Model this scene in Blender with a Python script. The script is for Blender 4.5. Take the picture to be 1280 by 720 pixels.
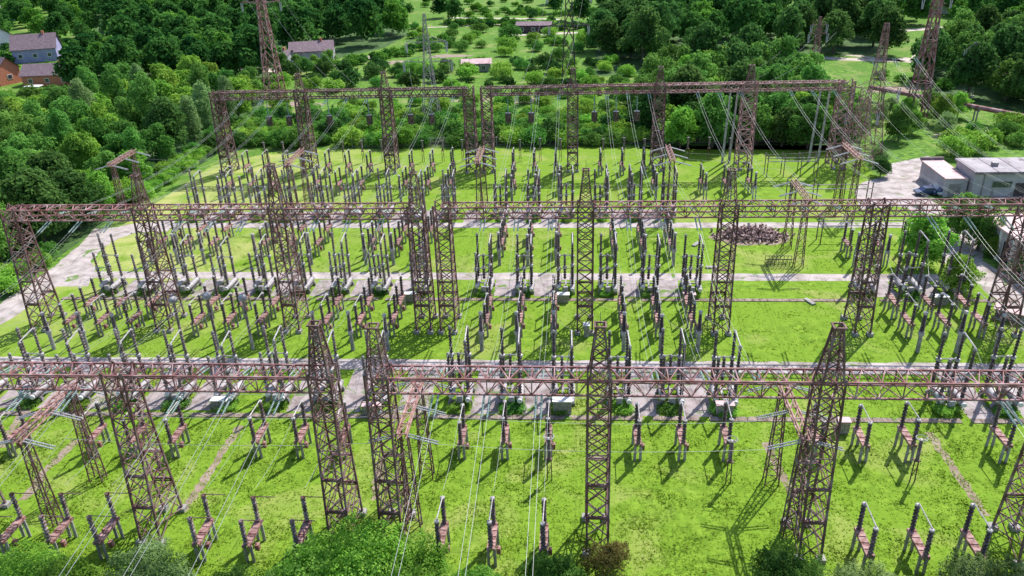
import bpy, math, random
import numpy as np
from mathutils import Vector, Matrix
random.seed(7); rng = np.random.default_rng(7)
for o in list(bpy.data.objects): bpy.data.objects.remove(o)
S = bpy.context.scene; COL = S.collection

# ------------------------------------------------------------ camera, sky, sun, exposure
RM = ((0.9972427515736692, 0.001181100771701936, -0.07419905278872588), (0.06710904944201855, -0.44113015166553526, 0.894930480414278), (-0.03167443632909282, -0.8974423626576299, -0.43999310879913256))
F = 1000.16; HC = 50.825; CX = 0.3
def YT(y): return 1.066 * y + 3.48
cam = bpy.data.objects.new('camera', bpy.data.cameras.new('camera')); COL.objects.link(cam)
cam.data.sensor_width = 36; cam.data.lens = 36 * F / 1280; cam.data.clip_end = 9000; cam.data.clip_start = 0.5
cam.matrix_world = Matrix([[RM[i][0], -RM[i][1], -RM[i][2], (CX, 0, HC)[i]] for i in range(3)] + [[0, 0, 0, 1]])
S.camera = cam
w = bpy.data.worlds.new('World'); S.world = w; w.use_nodes = True
nt = w.node_tree; nt.nodes.clear()
bg = nt.nodes.new('ShaderNodeBackground'); sk = nt.nodes.new('ShaderNodeTexSky'); wo = nt.nodes.new('ShaderNodeOutputWorld')
sk.sky_type = 'NISHITA'; sk.sun_disc = False; sk.sun_elevation = math.radians(51); sk.sun_rotation = math.radians(34)
bg.inputs[1].default_value = 0.145
nt.links.new(sk.outputs[0], bg.inputs[0]); nt.links.new(bg.outputs[0], wo.inputs[0])
sun = bpy.data.objects.new('sun', bpy.data.lights.new('sun', 'SUN')); COL.objects.link(sun)
sun.data.energy = 4.4; sun.data.angle = math.radians(0.53); sun.data.color = (1.0, 0.96, 0.9)
sd = Vector((0.56 * math.cos(math.radians(51)), 0.83 * math.cos(math.radians(51)), math.sin(math.radians(51))))
sun.rotation_euler = sd.to_track_quat('Z', 'Y').to_euler(); sun.location = (60, 90, 120)
S.view_settings.view_transform = 'Standard'; S.view_settings.look = 'None'
S.view_settings.gamma = 1; S.view_settings.use_curve_mapping = False
S.view_settings.exposure = 0.66

def G(px, py, z=0.0):
    v = Vector([sum(RM[i][k] * (px - 640, py - 360, F)[k] for k in range(3)) for i in range(3)])
    t = (z - HC) / v[2]
    return (v[0] * t + CX, v[1] * t)
def P(X, Y, Z=0.0):
    q = (X - CX, Y, Z - HC); c = [sum(RM[i][k] * q[i] for i in range(3)) for k in range(3)]
    return (640 + F * c[0] / c[2], 360 + F * c[1] / c[2]) if c[2] > 1 else (-9999, -9999)

# ------------------------------------------------------------ materials
def mat(name, c1, c2=None, scale=2.0, rough=0.8, detail=5, metal=0.0, c3=None, bump=0.0, rnd=0.0, spec=0.3, coord='Object', dist=0.0):
    m = bpy.data.materials.new(name); m.use_nodes = True; t = m.node_tree; n = t.nodes; L = t.links
    b = n['Principled BSDF']; b.inputs['Roughness'].default_value = rough; b.inputs['Metallic'].default_value = metal
    b.inputs['Specular IOR Level'].default_value = spec
    if c2 is None: b.inputs['Base Color'].default_value = (*c1, 1); src = None
    tc = n.new('ShaderNodeTexCoord')
    no = n.new('ShaderNodeTexNoise'); no.inputs['Scale'].default_value = scale; no.inputs['Detail'].default_value = detail
    no.inputs['Distortion'].default_value = dist
    L.new(tc.outputs[coord], no.inputs['Vector'])
    if c2 is not None:
        r = n.new('ShaderNodeValToRGB'); L.new(no.outputs[0], r.inputs[0])
        r.color_ramp.elements[0].position = 0.35; r.color_ramp.elements[1].position = 0.65
        r.color_ramp.elements[0].color = (*c1, 1); r.color_ramp.elements[1].color = (*c2, 1)
        if c3: e = r.color_ramp.elements.new(0.5); e.color = (*c3, 1)
        out = r.outputs[0]
        if rnd:
            oi = n.new('ShaderNodeObjectInfo'); hs = n.new('ShaderNodeHueSaturation')
            mr = n.new('ShaderNodeMapRange'); mr.inputs[3].default_value = 1 - rnd; mr.inputs[4].default_value = 1 + rnd
            L.new(oi.outputs['Random'], mr.inputs[0]); L.new(mr.outputs[0], hs.inputs['Value']); L.new(out, hs.inputs['Color']); out = hs.outputs[0]
        L.new(out, b.inputs['Base Color'])
    if bump:
        bp = n.new('ShaderNodeBump'); bp.inputs['Strength'].default_value = bump; bp.inputs['Distance'].default_value = 0.1
        L.new(no.outputs[0], bp.inputs['Height']); L.new(bp.outputs[0], b.inputs['Normal'])
    return m
M = {}
M['steel'] = mat('weathered_steel', (0.085, 0.038, 0.034), (0.24, 0.17, 0.175), 0.7, 0.75, detail=9, c3=(0.14, 0.075, 0.07), rnd=0.15)
M['rust'] = mat('rusty_red_steel', (0.15, 0.055, 0.052), (0.38, 0.24, 0.25), 0.8, 0.8, detail=9, c3=(0.25, 0.12, 0.12), rnd=0.15)
M['rustp'] = mat('sunbleached_rust', (0.20, 0.10, 0.095), (0.36, 0.23, 0.225), 1.2, 0.8, c3=(0.28, 0.16, 0.155), rnd=0.15)
M['base'] = mat('pink_primer_steel', (0.17, 0.07, 0.06), (0.40, 0.25, 0.23), 2.2, 0.7, rnd=0.2)
M['dark'] = mat('dark_steel', (0.05, 0.035, 0.04), (0.10, 0.07, 0.075), 1.5, 0.7)
M['galv'] = mat('galvanised_steel', (0.19, 0.17, 0.175), (0.33, 0.305, 0.315), 2.5, 0.5, metal=0.2, rnd=0.1)
M['porc'] = mat('brown_porcelain', (0.03, 0.014, 0.014), (0.18, 0.11, 0.11), 2.2, 0.35, c3=(0.06, 0.038, 0.04), spec=0.6, rnd=0.3)
M['gporc'] = mat('grey_porcelain', (0.05, 0.03, 0.028), (0.29, 0.22, 0.215), 2.4, 0.35, spec=0.5, rnd=0.2)
M['cap'] = mat('pale_metal_cap', (0.27, 0.25, 0.255), (0.43, 0.405, 0.415), 3.0, 0.55, metal=0.1)
M['tank'] = mat('grey_paint', (0.24, 0.215, 0.22), (0.46, 0.435, 0.45), 1.5, 0.55, c3=(0.36, 0.335, 0.345), rnd=0.12)
M['conc'] = mat('concrete', (0.22, 0.21, 0.20), (0.36, 0.34, 0.33), 1.6, 0.9, detail=8, rnd=0.1)
M['glass'] = mat('green_glass_discs', (0.15, 0.22, 0.20), (0.28, 0.35, 0.32), 3.0, 0.5, spec=0.25)
M['wstr'] = mat('white_string', (0.28, 0.28, 0.30), (0.40, 0.40, 0.43), 3.0, 0.5, spec=0.25)
M['wire'] = mat('aluminium_wire', (0.32, 0.33, 0.32), (0.42, 0.43, 0.42), 2.0, 0.5, metal=0.3)
M['bark'] = mat('bark', (0.07, 0.055, 0.045), (0.14, 0.115, 0.095), 6.0, 0.95, detail=8)
M['brick'] = mat('orange_brick', (0.45, 0.15, 0.09), (0.55, 0.21, 0.13), 2.0, 0.9)
M['white'] = mat('white_render', (0.62, 0.6, 0.58), (0.75, 0.73, 0.7), 1.0, 0.8)
M['lilac'] = mat('pale_grey_wall', (0.36, 0.33, 0.37), (0.46, 0.42, 0.45), 0.5, 0.85)
M['roofm'] = mat('brown_roof', (0.16, 0.11, 0.13), (0.24, 0.17, 0.19), 1.4, 0.8)
M['roofp'] = mat('felt_roof', (0.27, 0.24, 0.26), (0.40, 0.36, 0.385), 0.35, 0.85, detail=8)
M['roofr'] = mat('tin_roof', (0.48, 0.32, 0.32), (0.58, 0.42, 0.42), 0.6, 0.7)
M['bluew'] = mat('bluish_wall', (0.25, 0.24, 0.42), (0.33, 0.31, 0.5), 0.6, 0.85)
M['pane'] = mat('window_glass', (0.03, 0.035, 0.045), (0.06, 0.065, 0.08), 0.8, 0.1, spec=0.8)
M['carb'] = mat('dark_blue_paint', (0.02, 0.04, 0.10), (0.03, 0.05, 0.13), 1, 0.25, spec=0.6)
M['carw'] = mat('pale_paint', (0.6, 0.6, 0.62), (0.66, 0.66, 0.68), 1, 0.3, spec=0.6)
M['tyre'] = mat('rubber', (0.02, 0.02, 0.02), (0.03, 0.03, 0.03), 4, 0.9)
M['scrap'] = mat('scrap', (0.10, 0.06, 0.055), (0.62, 0.50, 0.48), 2.6, 0.7, c3=(0.30, 0.19, 0.17), detail=8)
M['path'] = mat('worn_path', (0.26, 0.22, 0.20), (0.46, 0.40, 0.39), 0.5, 0.95, detail=10, c3=(0.38, 0.33, 0.32), bump=0.3)
M['pad'] = mat('old_concrete_pad', (0.21, 0.17, 0.165), (0.38, 0.33, 0.33), 0.7, 0.95, detail=10, c3=(0.31, 0.265, 0.265), bump=0.3)
M['dirt'] = mat('bare_dirt', (0.20, 0.15, 0.11), (0.32, 0.25, 0.2), 0.8, 0.95, detail=10, bump=0.4)
M['sand'] = mat('pale_dirt_road', (0.38, 0.32, 0.27), (0.5, 0.44, 0.38), 0.3, 0.95, detail=8)
M['trench'] = mat('cable_trench_cover', (0.15, 0.11, 0.09), (0.32, 0.25, 0.22), 1.5, 0.95, detail=8)

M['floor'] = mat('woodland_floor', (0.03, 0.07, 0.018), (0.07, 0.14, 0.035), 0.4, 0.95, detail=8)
def weather(m, green=(0.10, 0.19, 0.03), crack=0.30, amount=0.56, depth=0.62):
    t = m.node_tree; n = t.nodes; L = t.links; b = n['Principled BSDF']; src = b.inputs['Base Color'].links[0].from_socket
    tc = n.new('ShaderNodeTexCoord'); vo = n.new('ShaderNodeTexVoronoi'); vo.feature = 'DISTANCE_TO_EDGE'; vo.inputs['Scale'].default_value = crack; L.new(tc.outputs['Object'], vo.inputs['Vector'])
    r1 = n.new('ShaderNodeValToRGB'); r1.color_ramp.elements[0].position = 0.0; r1.color_ramp.elements[1].position = 0.018; r1.color_ramp.elements[0].color = (depth, depth, depth * .95, 1); L.new(vo.outputs['Distance'], r1.inputs[0])
    mu = n.new('ShaderNodeMix'); mu.data_type = 'RGBA'; mu.blend_type = 'MULTIPLY'; mu.inputs[0].default_value = 1; L.new(src, mu.inputs[6]); L.new(r1.outputs[0], mu.inputs[7])
    no = n.new('ShaderNodeTexNoise'); no.inputs['Scale'].default_value = 0.45; no.inputs['Detail'].default_value = 9; no.inputs['Distortion'].default_value = 0.8; L.new(tc.outputs['Object'], no.inputs['Vector'])
    r2 = n.new('ShaderNodeValToRGB'); r2.color_ramp.elements[0].position = amount; r2.color_ramp.elements[1].position = amount + .07; L.new(no.outputs[0], r2.inputs[0])
    g = n.new('ShaderNodeMix'); g.data_type = 'RGBA'; L.new(r2.outputs[0], g.inputs[0]); L.new(mu.outputs[2], g.inputs[6]); g.inputs[7].default_value = (*green, 1); L.new(g.outputs[2], b.inputs['Base Color'])
weather(M['path'], amount=.62); weather(M['pad'], amount=.6); weather(M['trench'], crack=.8, amount=.6); weather(M['roofp'], (0.19, 0.165, 0.16), .25, .58, 1.0); weather(M['roofr'], (0.30, 0.19, 0.18), .4, .57, 1.0); weather(M['lilac'], (0.30, 0.265, 0.27), .2, .6, 1.0)
def leafmat(name, c1, c2, rnd=0.25, scale=0.45, trans=0.5):
    m = bpy.data.materials.new(name); m.use_nodes = True; t = m.node_tree; n = t.nodes; L = t.links; n.clear()
    out = n.new('ShaderNodeOutputMaterial'); d = n.new('ShaderNodeBsdfDiffuse'); tr = n.new('ShaderNodeBsdfTranslucent'); mx = n.new('ShaderNodeMixShader')
    tc = n.new('ShaderNodeTexCoord'); no = n.new('ShaderNodeTexNoise'); no.inputs['Scale'].default_value = scale; no.inputs['Detail'].default_value = 8
    L.new(tc.outputs['Object'], no.inputs['Vector'])
    r = n.new('ShaderNodeValToRGB'); L.new(no.outputs[0], r.inputs[0]); r.color_ramp.elements[0].position = 0.36; r.color_ramp.elements[1].position = 0.64
    r.color_ramp.elements[0].color = (*c1, 1); r.color_ramp.elements[1].color = (*c2, 1)
    oi = n.new('ShaderNodeObjectInfo'); hs = n.new('ShaderNodeHueSaturation')
    mr = n.new('ShaderNodeMapRange'); mr.inputs[3].default_value = 1 - rnd; mr.inputs[4].default_value = 1 + rnd
    mh = n.new('ShaderNodeMapRange'); mh.inputs[3].default_value = 0.472; mh.inputs[4].default_value = 0.506
    sc = n.new('ShaderNodeMath'); sc.operation = 'MULTIPLY'; sc.inputs[1].default_value = 7.31
    fr = n.new('ShaderNodeMath'); fr.operation = 'FRACT'
    L.new(oi.outputs['Random'], mr.inputs[0]); L.new(oi.outputs['Random'], sc.inputs[0]); L.new(sc.outputs[0], fr.inputs[0]); L.new(fr.outputs[0], mh.inputs[0])
    L.new(mr.outputs[0], hs.inputs['Value']); L.new(mh.outputs[0], hs.inputs['Hue']); L.new(r.outputs[0], hs.inputs['Color'])
    L.new(hs.outputs[0], d.inputs[0]); L.new(hs.outputs[0], tr.inputs[0]); mx.inputs[0].default_value = trans
    L.new(d.outputs[0], mx.inputs[1]); L.new(tr.outputs[0], mx.inputs[2]); L.new(mx.outputs[0], out.inputs[0])
    return m
LEAF = {
 'mid': leafmat('leaf_mid', (0.075, 0.22, 0.038), (0.17, 0.39, 0.085)),
 'bright': leafmat('leaf_bright', (0.15, 0.36, 0.045), (0.28, 0.52, 0.09)),
 'dark': leafmat('leaf_dark', (0.04, 0.12, 0.03), (0.105, 0.24, 0.06)),
 'grey': leafmat('leaf_grey_green', (0.15, 0.26, 0.08), (0.28, 0.42, 0.17)),
 'brown': leafmat('leaf_brownish', (0.12, 0.12, 0.035), (0.24, 0.22, 0.07)),
}
# meadow: several noise scales mixed
def meadow(name, a, b, c, dry, west=False):
    m = bpy.data.materials.new(name); m.use_nodes = True; t = m.node_tree; n = t.nodes; L = t.links
    p = n['Principled BSDF']; p.inputs['Roughness'].default_value = 0.95; p.inputs['Specular IOR Level'].default_value = 0.1
    tc = n.new('ShaderNodeTexCoord')
    def noise(s, d=6, w=0.0):
        q = n.new('ShaderNodeTexNoise'); q.inputs['Scale'].default_value = s; q.inputs['Detail'].default_value = d; q.inputs['Distortion'].default_value = w
        L.new(tc.outputs['Object'], q.inputs['Vector']); return q.outputs[0]
    def ramp(src, p0, c0, p1, c1):
        r = n.new('ShaderNodeValToRGB'); L.new(src, r.inputs[0]); e = r.color_ramp.elements
        e[0].position = p0; e[1].position = p1; e[0].color = (*c0, 1); e[1].color = (*c1, 1); return r.outputs[0]
    def mix(f, x, y):
        q = n.new('ShaderNodeMix'); q.data_type = 'RGBA'; L.new(f, q.inputs[0]); L.new(x, q.inputs[6]); L.new(y, q.inputs[7]); return q.outputs[2]
    base = ramp(noise(0.9, 10), 0.38, a, 0.62, b)
    k = ramp(noise(0.13, 4, 0.6), 0.42, (0, 0, 0), 0.62, (1, 1, 1))
    rgb = n.new('ShaderNodeRGB'); rgb.outputs[0].default_value = (*c, 1)
    x = mix(k, base, rgb.outputs[0])
    k2 = ramp(noise(0.11, 9, 1.0), 0.52, (0, 0, 0), 0.68, (.8, .8, .8))
    rgb2 = n.new('ShaderNodeRGB'); rgb2.outputs[0].default_value = (*dry, 1)
    x = mix(k2, x, rgb2.outputs[0])
    if west:   # the lawn is drier and yellower at its left end
        sp = n.new('ShaderNodeSeparateXYZ'); L.new(tc.outputs['Object'], sp.inputs[0])
        m1 = n.new('ShaderNodeMapRange'); L.new(sp.outputs[0], m1.inputs[0]); m1.inputs[1].default_value = -28; m1.inputs[2].default_value = -68
        m2 = n.new('ShaderNodeMapRange'); L.new(sp.outputs[1], m2.inputs[0]); m2.inputs[1].default_value = 80; m2.inputs[2].default_value = 112
        mu = n.new('ShaderNodeMath'); mu.operation = 'MULTIPLY'; L.new(m1.outputs[0], mu.inputs[0]); L.new(m2.outputs[0], mu.inputs[1])
        k3 = ramp(noise(0.16, 8, 1.0), 0.36, (0, 0, 0), 0.6, (1, 1, 1)); m3 = n.new('ShaderNodeMath'); m3.operation = 'MULTIPLY'; L.new(mu.outputs[0], m3.inputs[0]); L.new(k3, m3.inputs[1])
        rgb3 = n.new('ShaderNodeRGB'); rgb3.outputs[0].default_value = (0.34, 0.36, 0.12, 1); x = mix(m3.outputs[0], x, rgb3.outputs[0])
    L.new(x, p.inputs['Base Color'])
    bp = n.new('ShaderNodeBump'); bp.inputs['Strength'].default_value = 0.45; bp.inputs['Distance'].default_value = 0.25
    L.new(noise(2.2, 8), bp.inputs['Height']); L.new(bp.outputs[0], p.inputs['Normal'])
    return m
M['grass'] = meadow('meadow_grass', (0.05, 0.125, 0.02), (0.155, 0.28, 0.04), (0.085, 0.18, 0.026), (0.22, 0.25, 0.085))
M['yard'] = meadow('yard_grass', (0.115, 0.21, 0.018), (0.185, 0.30, 0.030), (0.15, 0.26, 0.022), (0.27, 0.30, 0.085), True)
def upright(m):   # blades shade like the turf they stand in
    t = m.node_tree; cv = t.nodes.new('ShaderNodeCombineXYZ'); cv.inputs[2].default_value = 1
    for q in t.nodes:
        if q.type == 'BSDF_DIFFUSE': t.links.new(cv.outputs[0], q.inputs['Normal'])
        if q.type == 'MIX_SHADER': q.inputs[0].default_value = .25
        if q.type == 'HUE_SAT':
            for l in list(q.inputs['Hue'].links): t.links.remove(l)
            q.inputs['Hue'].default_value = .5
    return m
M['blade'] = leafmat('grass_blade', (0.15, 0.255, 0.026), (0.21, 0.325, 0.04), 0.0, 0.6, 0.6)

upright(M['blade'])
# ------------------------------------------------------------ mesh helpers
class MB:
    def __init__(s): s.v = []; s.f = []
    def box(s, x0, y0, z0, x1, y1, z1):
        b = len(s.v); s.v += [(x0,y0,z0),(x1,y0,z0),(x1,y1,z0),(x0,y1,z0),(x0,y0,z1),(x1,y0,z1),(x1,y1,z1),(x0,y1,z1)]
        s.f += [(b+0,b+3,b+2,b+1),(b+4,b+5,b+6,b+7),(b+0,b+1,b+5,b+4),(b+1,b+2,b+6,b+5),(b+2,b+3,b+7,b+6),(b+3,b+0,b+4,b+7)]; return s
    def tube(s, p, q, r, n=4, r2=None, cap=True, a0=0.785):
        p = Vector(p); q = Vector(q); d = (q - p)
        if d.length < 1e-6: return s
        d.normalize(); u = d.cross(Vector((0, 0, 1))) if abs(d.z) < 0.95 else d.cross(Vector((0, 1, 0))); u.normalize(); w_ = d.cross(u)
        b = len(s.v); r2 = r if r2 is None else r2
        for c, rr in ((p, r), (q, r2)):
            for i in range(n):
                a = a0 + 2 * math.pi * i / n; s.v.append(tuple(c + u * math.cos(a) * rr + w_ * math.sin(a) * rr))
        for i in range(n): j = (i + 1) % n; s.f.append((b + i, b + j, b + n + j, b + n + i))
        if cap: s.f.append(tuple(b + i for i in range(n))[::-1]); s.f.append(tuple(b + n + i for i in range(n)))
        return s
    def bar(s, p, q, w_=0.1): return s.tube(p, q, w_ * 0.7071, 4)
    def lathe(s, base, prof, n=8, axis=None):
        p = Vector(base); d = Vector(axis or (0, 0, 1)).normalized(); u = d.cross(Vector((0, 1, 0))) if abs(d.y) < 0.9 else d.cross(Vector((1, 0, 0))); u.normalize(); w_ = d.cross(u)
        b = len(s.v)
        for (h, r) in prof:
            for i in range(n):
                a = 2 * math.pi * i / n; s.v.append(tuple(p + d * h + u * math.cos(a) * r + w_ * math.sin(a) * r))
        for k in range(len(prof) - 1):
            for i in range(n): j = (i + 1) % n; s.f.append((b+k*n+i, b+k*n+j, b+(k+1)*n+j, b+(k+1)*n+i))
        s.f.append(tuple(b + i for i in range(n))[::-1]); s.f.append(tuple(b + (len(prof)-1)*n + i for i in range(n))); return s
    def insul(s, p, q, r, pitch=0.2, n=8, core=0.62, r2=None):
        p = Vector(p); q = Vector(q); L_ = (q - p).length; k = max(3, int(L_ / pitch)); pr = []
        for i in range(k):
            t0 = i / k; rr = r if r2 is None else r + (r2 - r) * t0
            pr += [(L_ * t0, rr * core), (L_ * (t0 + 0.45 / k), rr), (L_ * (t0 + 0.62 / k), rr)]
        pr.append((L_, (r2 or r) * core)); return s.lathe(p, pr, n, tuple(q - p))
    def quad(s, *pts): b = len(s.v); s.v += [tuple(p) for p in pts]; s.f.append(tuple(range(b, b + len(pts)))); return s
    def mesh(s, name, m, smooth=False):
        me = bpy.data.meshes.new(name); me.from_pydata(s.v, [], s.f)
        import bmesh
        bm = bmesh.new(); bm.from_mesh(me); bmesh.ops.recalc_face_normals(bm, faces=bm.faces); bm.to_mesh(me); bm.free()
        if m: me.materials.append(m)
        if smooth: me.shade_smooth()
        return me
    def build(s, name, m, parent=None, loc=None, smooth=False): return link(name, s.mesh(name, m, smooth), parent, loc)
def link(name, me, parent=None, loc=None, rz=0.0):
    o = bpy.data.objects.new(name, me); COL.objects.link(o)
    if parent: o.parent = parent
    if loc: o.location = loc
    o.rotation_euler.z = rz
    return o
def tag(o, label=None, cat=None, group=None, kind=None):
    if label: o['label'] = label
    if cat: o['category'] = cat
    if group: o['group'] = group
    if kind: o['kind'] = kind
    return o
def thing(name, label, cat, loc=(0, 0, 0), rz=0.0, group=None):
    return tag(link(name, None, None, loc, rz), label, cat, group)
KIDS = {}
def copy_tree(o, loc=None, rz=None, label=None, parent=None):
    c = o.copy(); COL.objects.link(c)
    if parent: c.parent = parent
    if loc is not None: c.location = loc
    if rz is not None: c.rotation_euler.z = rz
    if label: c['label'] = label
    for ch in o.children: copy_tree(ch, parent=c)
    return c

# ------------------------------------------------------------ ground, paths, tracks
def struct(name, o): o['kind'] = 'structure'; return o
def grid_sheet(name, m, x0, y0, x1, y1, z, n=1, j=0.0):
    mb = MB(); mb.quad((x0, y0, z), (x1, y0, z), (x1, y1, z), (x0, y1, z)); return struct(name, mb.build(name, m))
grid_sheet('ground', M['grass'], -5000, -3000, 5000, 7000, 0)
def ribbon(name, m, pts, width, z, jit=0.12, step=1.2, gaps=None):
    """a strip along a polyline on the ground, with ragged edges"""
    L_ = []; P2 = [Vector(p) for p in pts]
    for a, b in zip(P2[:-1], P2[1:]):
        k = max(1, int((b - a).length / step))
        for i in range(k): L_.append(a + (b - a) * i / k)
    L_.append(P2[-1]); mb = MB(); W_ = width if isinstance(width, (list, tuple)) else None
    n = len(L_)
    for i, p in enumerate(L_):
        d = (L_[min(i + 1, n - 1)] - L_[max(i - 1, 0)]).normalized(); nn = Vector((-d.y, d.x))
        ww = width if W_ is None else W_[0] + (W_[1] - W_[0]) * i / (n - 1)
        for sgn in (-1, 1):
            e = p + nn * sgn * (ww / 2 + random.uniform(-jit, jit)); mb.v.append((e.x, e.y, z))
    for i in range(n - 1): b = 2 * i; mb.f.append((b, b + 1, b + 3, b + 2))
    o = mb.build(name, m); return struct(name, o)
YARD = [(-86, 36), (70, 36), (75, 162), (-60, 163), (-80, 150), (-86, 100)]
mb = MB(); mb.quad(*[(x, YT(y), 0.004) for x, y in [(-80, 34), (62, 34), (62, 88), (56, 100), (58, 128), (60, 160), (-66, 161), (-78, 150), (-80, 118), (-76, 100), (-79, 88)]])
struct('yard_lawn', mb.build('yard_lawn', M['yard']))
# long service paths parallel to the beams
ribbon('service_path', M['path'], [(-78, YT(72.9) + .9), (60, YT(74.7) - .8)], 2.5, 0.012)
ribbon('service_path', M['path'], [(-79, YT(97) + 1), (61, YT(97.6) - .8)], 2.4, 0.012)
ribbon('service_path', M['path'], [(-76, YT(116.4) + 1), (60, YT(116.7) - .8)], 2.4, 0.012)
# perimeter road on the left and the right
ribbon('perimeter_road', M['path'], [G(*p) for p in [(-160, 470), (0, 395), (60, 352), (92, 328), (122, 302), (160, 286), (215, 282)]], 5.0, 0.016, 0.25)
mb = MB(); mb.quad(*[(*G(*p), 0.014) for p in [(45, 358), (110, 358), (120, 335), (102, 315), (128, 297), (150, 284), (118, 286), (92, 315)]])
struct('road_junction', mb.build('road_junction', M['path']))
ribbon('perimeter_road', M['path'], [G(*p) for p in [(1400, 440), (1280, 378), (1235, 345), (1200, 325), (1205, 300), (1170, 270), (1130, 240), (1090, 238)]], 5.6, 0.016, 0.3)
mb = MB(); mb.quad(*[(*G(*p), 0.020) for p in [(1068, 240), (1078, 228), (1108, 220), (1112, 205), (1160, 195), (1180, 205), (1165, 235), (1150, 262), (1120, 258), (1075, 262)]])
struct('concrete_yard', mb.build('concrete_yard', M['path']))
# trench covers (long kerb-like lines)
for y0, y1 in ((YT(62.4) + .9, YT(65.1) - .8), (YT(89.4) + .9, YT(90.9) - .8)):
    mb = MB()
    x = -74.0
    while x < 60:
        t = (x + 74) / 134; yy = y0 + (y1 - y0) * t
        if random.random() < 0.94: mb.box(x, yy - 0.38, 0.0, x + 0.94, yy + 0.38, 0.07 + random.uniform(0, 0.05))
        x += 1.0
    struct('cable_trench', mb.build('cable_trench', M['trench']))
# dirt footpaths in the foreground
for pl, w_ in (([(300, 532), (262, 590), (228, 640)], 0.85), ([(95, 550), (55, 590), (30, 625)], 0.9), ([(1160, 540), (1195, 590), (1232, 645)], 0.8),
               ([(958, 553), (975, 590), (992, 620)], 0.8), ([(476, 580), (468, 625)], 0.9), ([(40, 500), (0, 560)], 1.0)):
    ribbon('dirt_track', M['dirt'], [G(*p) for p in pl], w_, 0.010, 0.18, 0.5)
# pale lanes far away
for pl, w_ in (([(180, 95), (300, 85), (365, 90), (440, 76), (490, 66)], 5), ([(990, 70), (1060, 74), (1120, 76), (1140, 73)], 5), ([(1040, 66), (1140, 78), (1155, 60)], 3),
               ([(640, 44), (745, 40)], 4), ([(560, 22), (700, 24)], 3), ([(1260, 160), (1200, 165), (1175, 170)], 3), ([(520, 35), (640, 30)], 2.5), ([(1100, 40), (1250, 30)], 5)):
    ribbon('country_lane', M['sand'], [G(*p) for p in pl], w_, 0.010, 0.4, 4)
for c, r_ in (((500, 78), 6), ((560, 70), 5), ((650, 125), 5), ((590, 125), 4), ((370, 130), 5), ((1120, 112), 5)):
    x, y = G(*c); mb = MB(); k = 14
    mb.quad(*[(x + math.cos(6.283 * i / k) * r_ * random.uniform(.9, 2.2), y + math.sin(6.283 * i / k) * r_ * random.uniform(.5, .9), 0.006) for i in range(k)])
    struct('bare_soil', mb.build('bare_soil', M['dirt']))

# ------------------------------------------------------------ lattice steel
def lattice_col(mb, c0, w0x, w0y, c1, w1x, w1y, n, wl, wb, x=True):
    """four legs between rectangles centred at c0 / c1 with bracing panels"""
    c0 = Vector(c0); c1 = Vector(c1)
    def cor(t):
        c = c0 + (c1 - c0) * t; a = (w0x + (w1x - w0x) * t) / 2; b = (w0y + (w1y - w0y) * t) / 2
        return [c + Vector((sx * a, sy * b, 0)) for sx, sy in ((-1, -1), (1, -1), (1, 1), (-1, 1))]
    A = cor(0); Z = cor(1)
    for p, q in zip(A, Z): mb.bar(p, q, wl)
    prev = A
    for i in range(n):
        cur = cor((i + 1) / n)
        for k in range(4):
            j = (k + 1) % 4
            if x or i % 2 == 0: mb.bar(prev[k], cur[j], wb)
            if x or i % 2 == 1: mb.bar(prev[j], cur[k], wb)
            if i % 2 == 1 or not x: mb.bar(cur[k], cur[j], wb)
        prev = cur
def tower_mesh(H=15.5, wy=4.4, thick=1.0, xw=1.8):
    mb = MB(); lattice_col(mb, (0, 0, 0.3), xw, wy, (0, 0, 7.2), xw, wy * .72, 4, .17 * thick, .085 * thick)
    lattice_col(mb, (0, 0, 7.2), xw, wy * .72, (0, 0, H), xw, 1.9, 6, .16 * thick, .08 * thick)
    lattice_col(mb, (0, 0, H), xw, 1.9, (0, 0, H + 1.6), xw, 1.9, 1, .15 * thick, .08 * thick)
    for z in (4.0, 7.2): 
        for s in (-1, 1): mb.box(-xw/2, s * (wy / 2 - z * .06) - .08, z - .12, xw/2, s * (wy / 2 - z * .06) + .08, z + .12)
    return mb
def mast_mesh(h, thick=1.0):
    mb = MB(); lattice_col(mb, (0, 0, 0), 1.5, 1.7, (0, 0, h), .6, .6, 5, .11 * thick, .055 * thick)
    for sx in (-1, 1): mb.box(sx * .42 - .07, -.49, h, sx * .42 + .07, .49, h + .12); mb.box(-.349, sx * .42 - .07, h, .349, sx * .42 + .07, h + .12)
    mb.tube((0, 0, h), (0, 0, h + 1.2), .03); return mb
def beam_mesh(L_, thick=1.0):
    mb = MB(); n = int(round(L_ / 1.75)); s = L_ / n; wy = 0.95; z0, z1 = 0.0, 1.4
    for yy in (-wy, wy):
        for zz in (z0, z1): mb.bar((0, yy, zz), (L_, yy, zz), .14 * thick)
    for i in range(n):
        a, b = i * s, (i + 1) * s; mdl = (a + b) / 2
        for yy in (-wy, wy):
            mb.bar((a, yy, z0), (mdl, yy, z1), .07 * thick); mb.bar((mdl, yy, z1), (b, yy, z0), .07 * thick)
            if i % 2: mb.bar((a, yy, z0), (a, yy, z1), .085 * thick)
        for zz in (z0, z1): mb.bar((a, -wy, zz), (mdl, wy, zz), .075 * thick); mb.bar((mdl, wy, zz), (b, -wy, zz), .075 * thick)
        mb.bar((a, -wy, z1), (a, wy, z1), .08 * thick)
    return mb
foot_me = MB().box(-.35, -.35, 0, .35, .35, .42).mesh('footing', M['conc'])
TM = {k: tower_mesh(thick=t, xw=x).mesh('tower', M[m]) for k, t, x, m in (('n', 1.0, 1.8, 'steel'), ('m', 1.15, 1.9, 'steel'), ('f', 1.5, 2.0, 'steel'), ('r', 1.35, 2.6, 'rustp'))}
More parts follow.
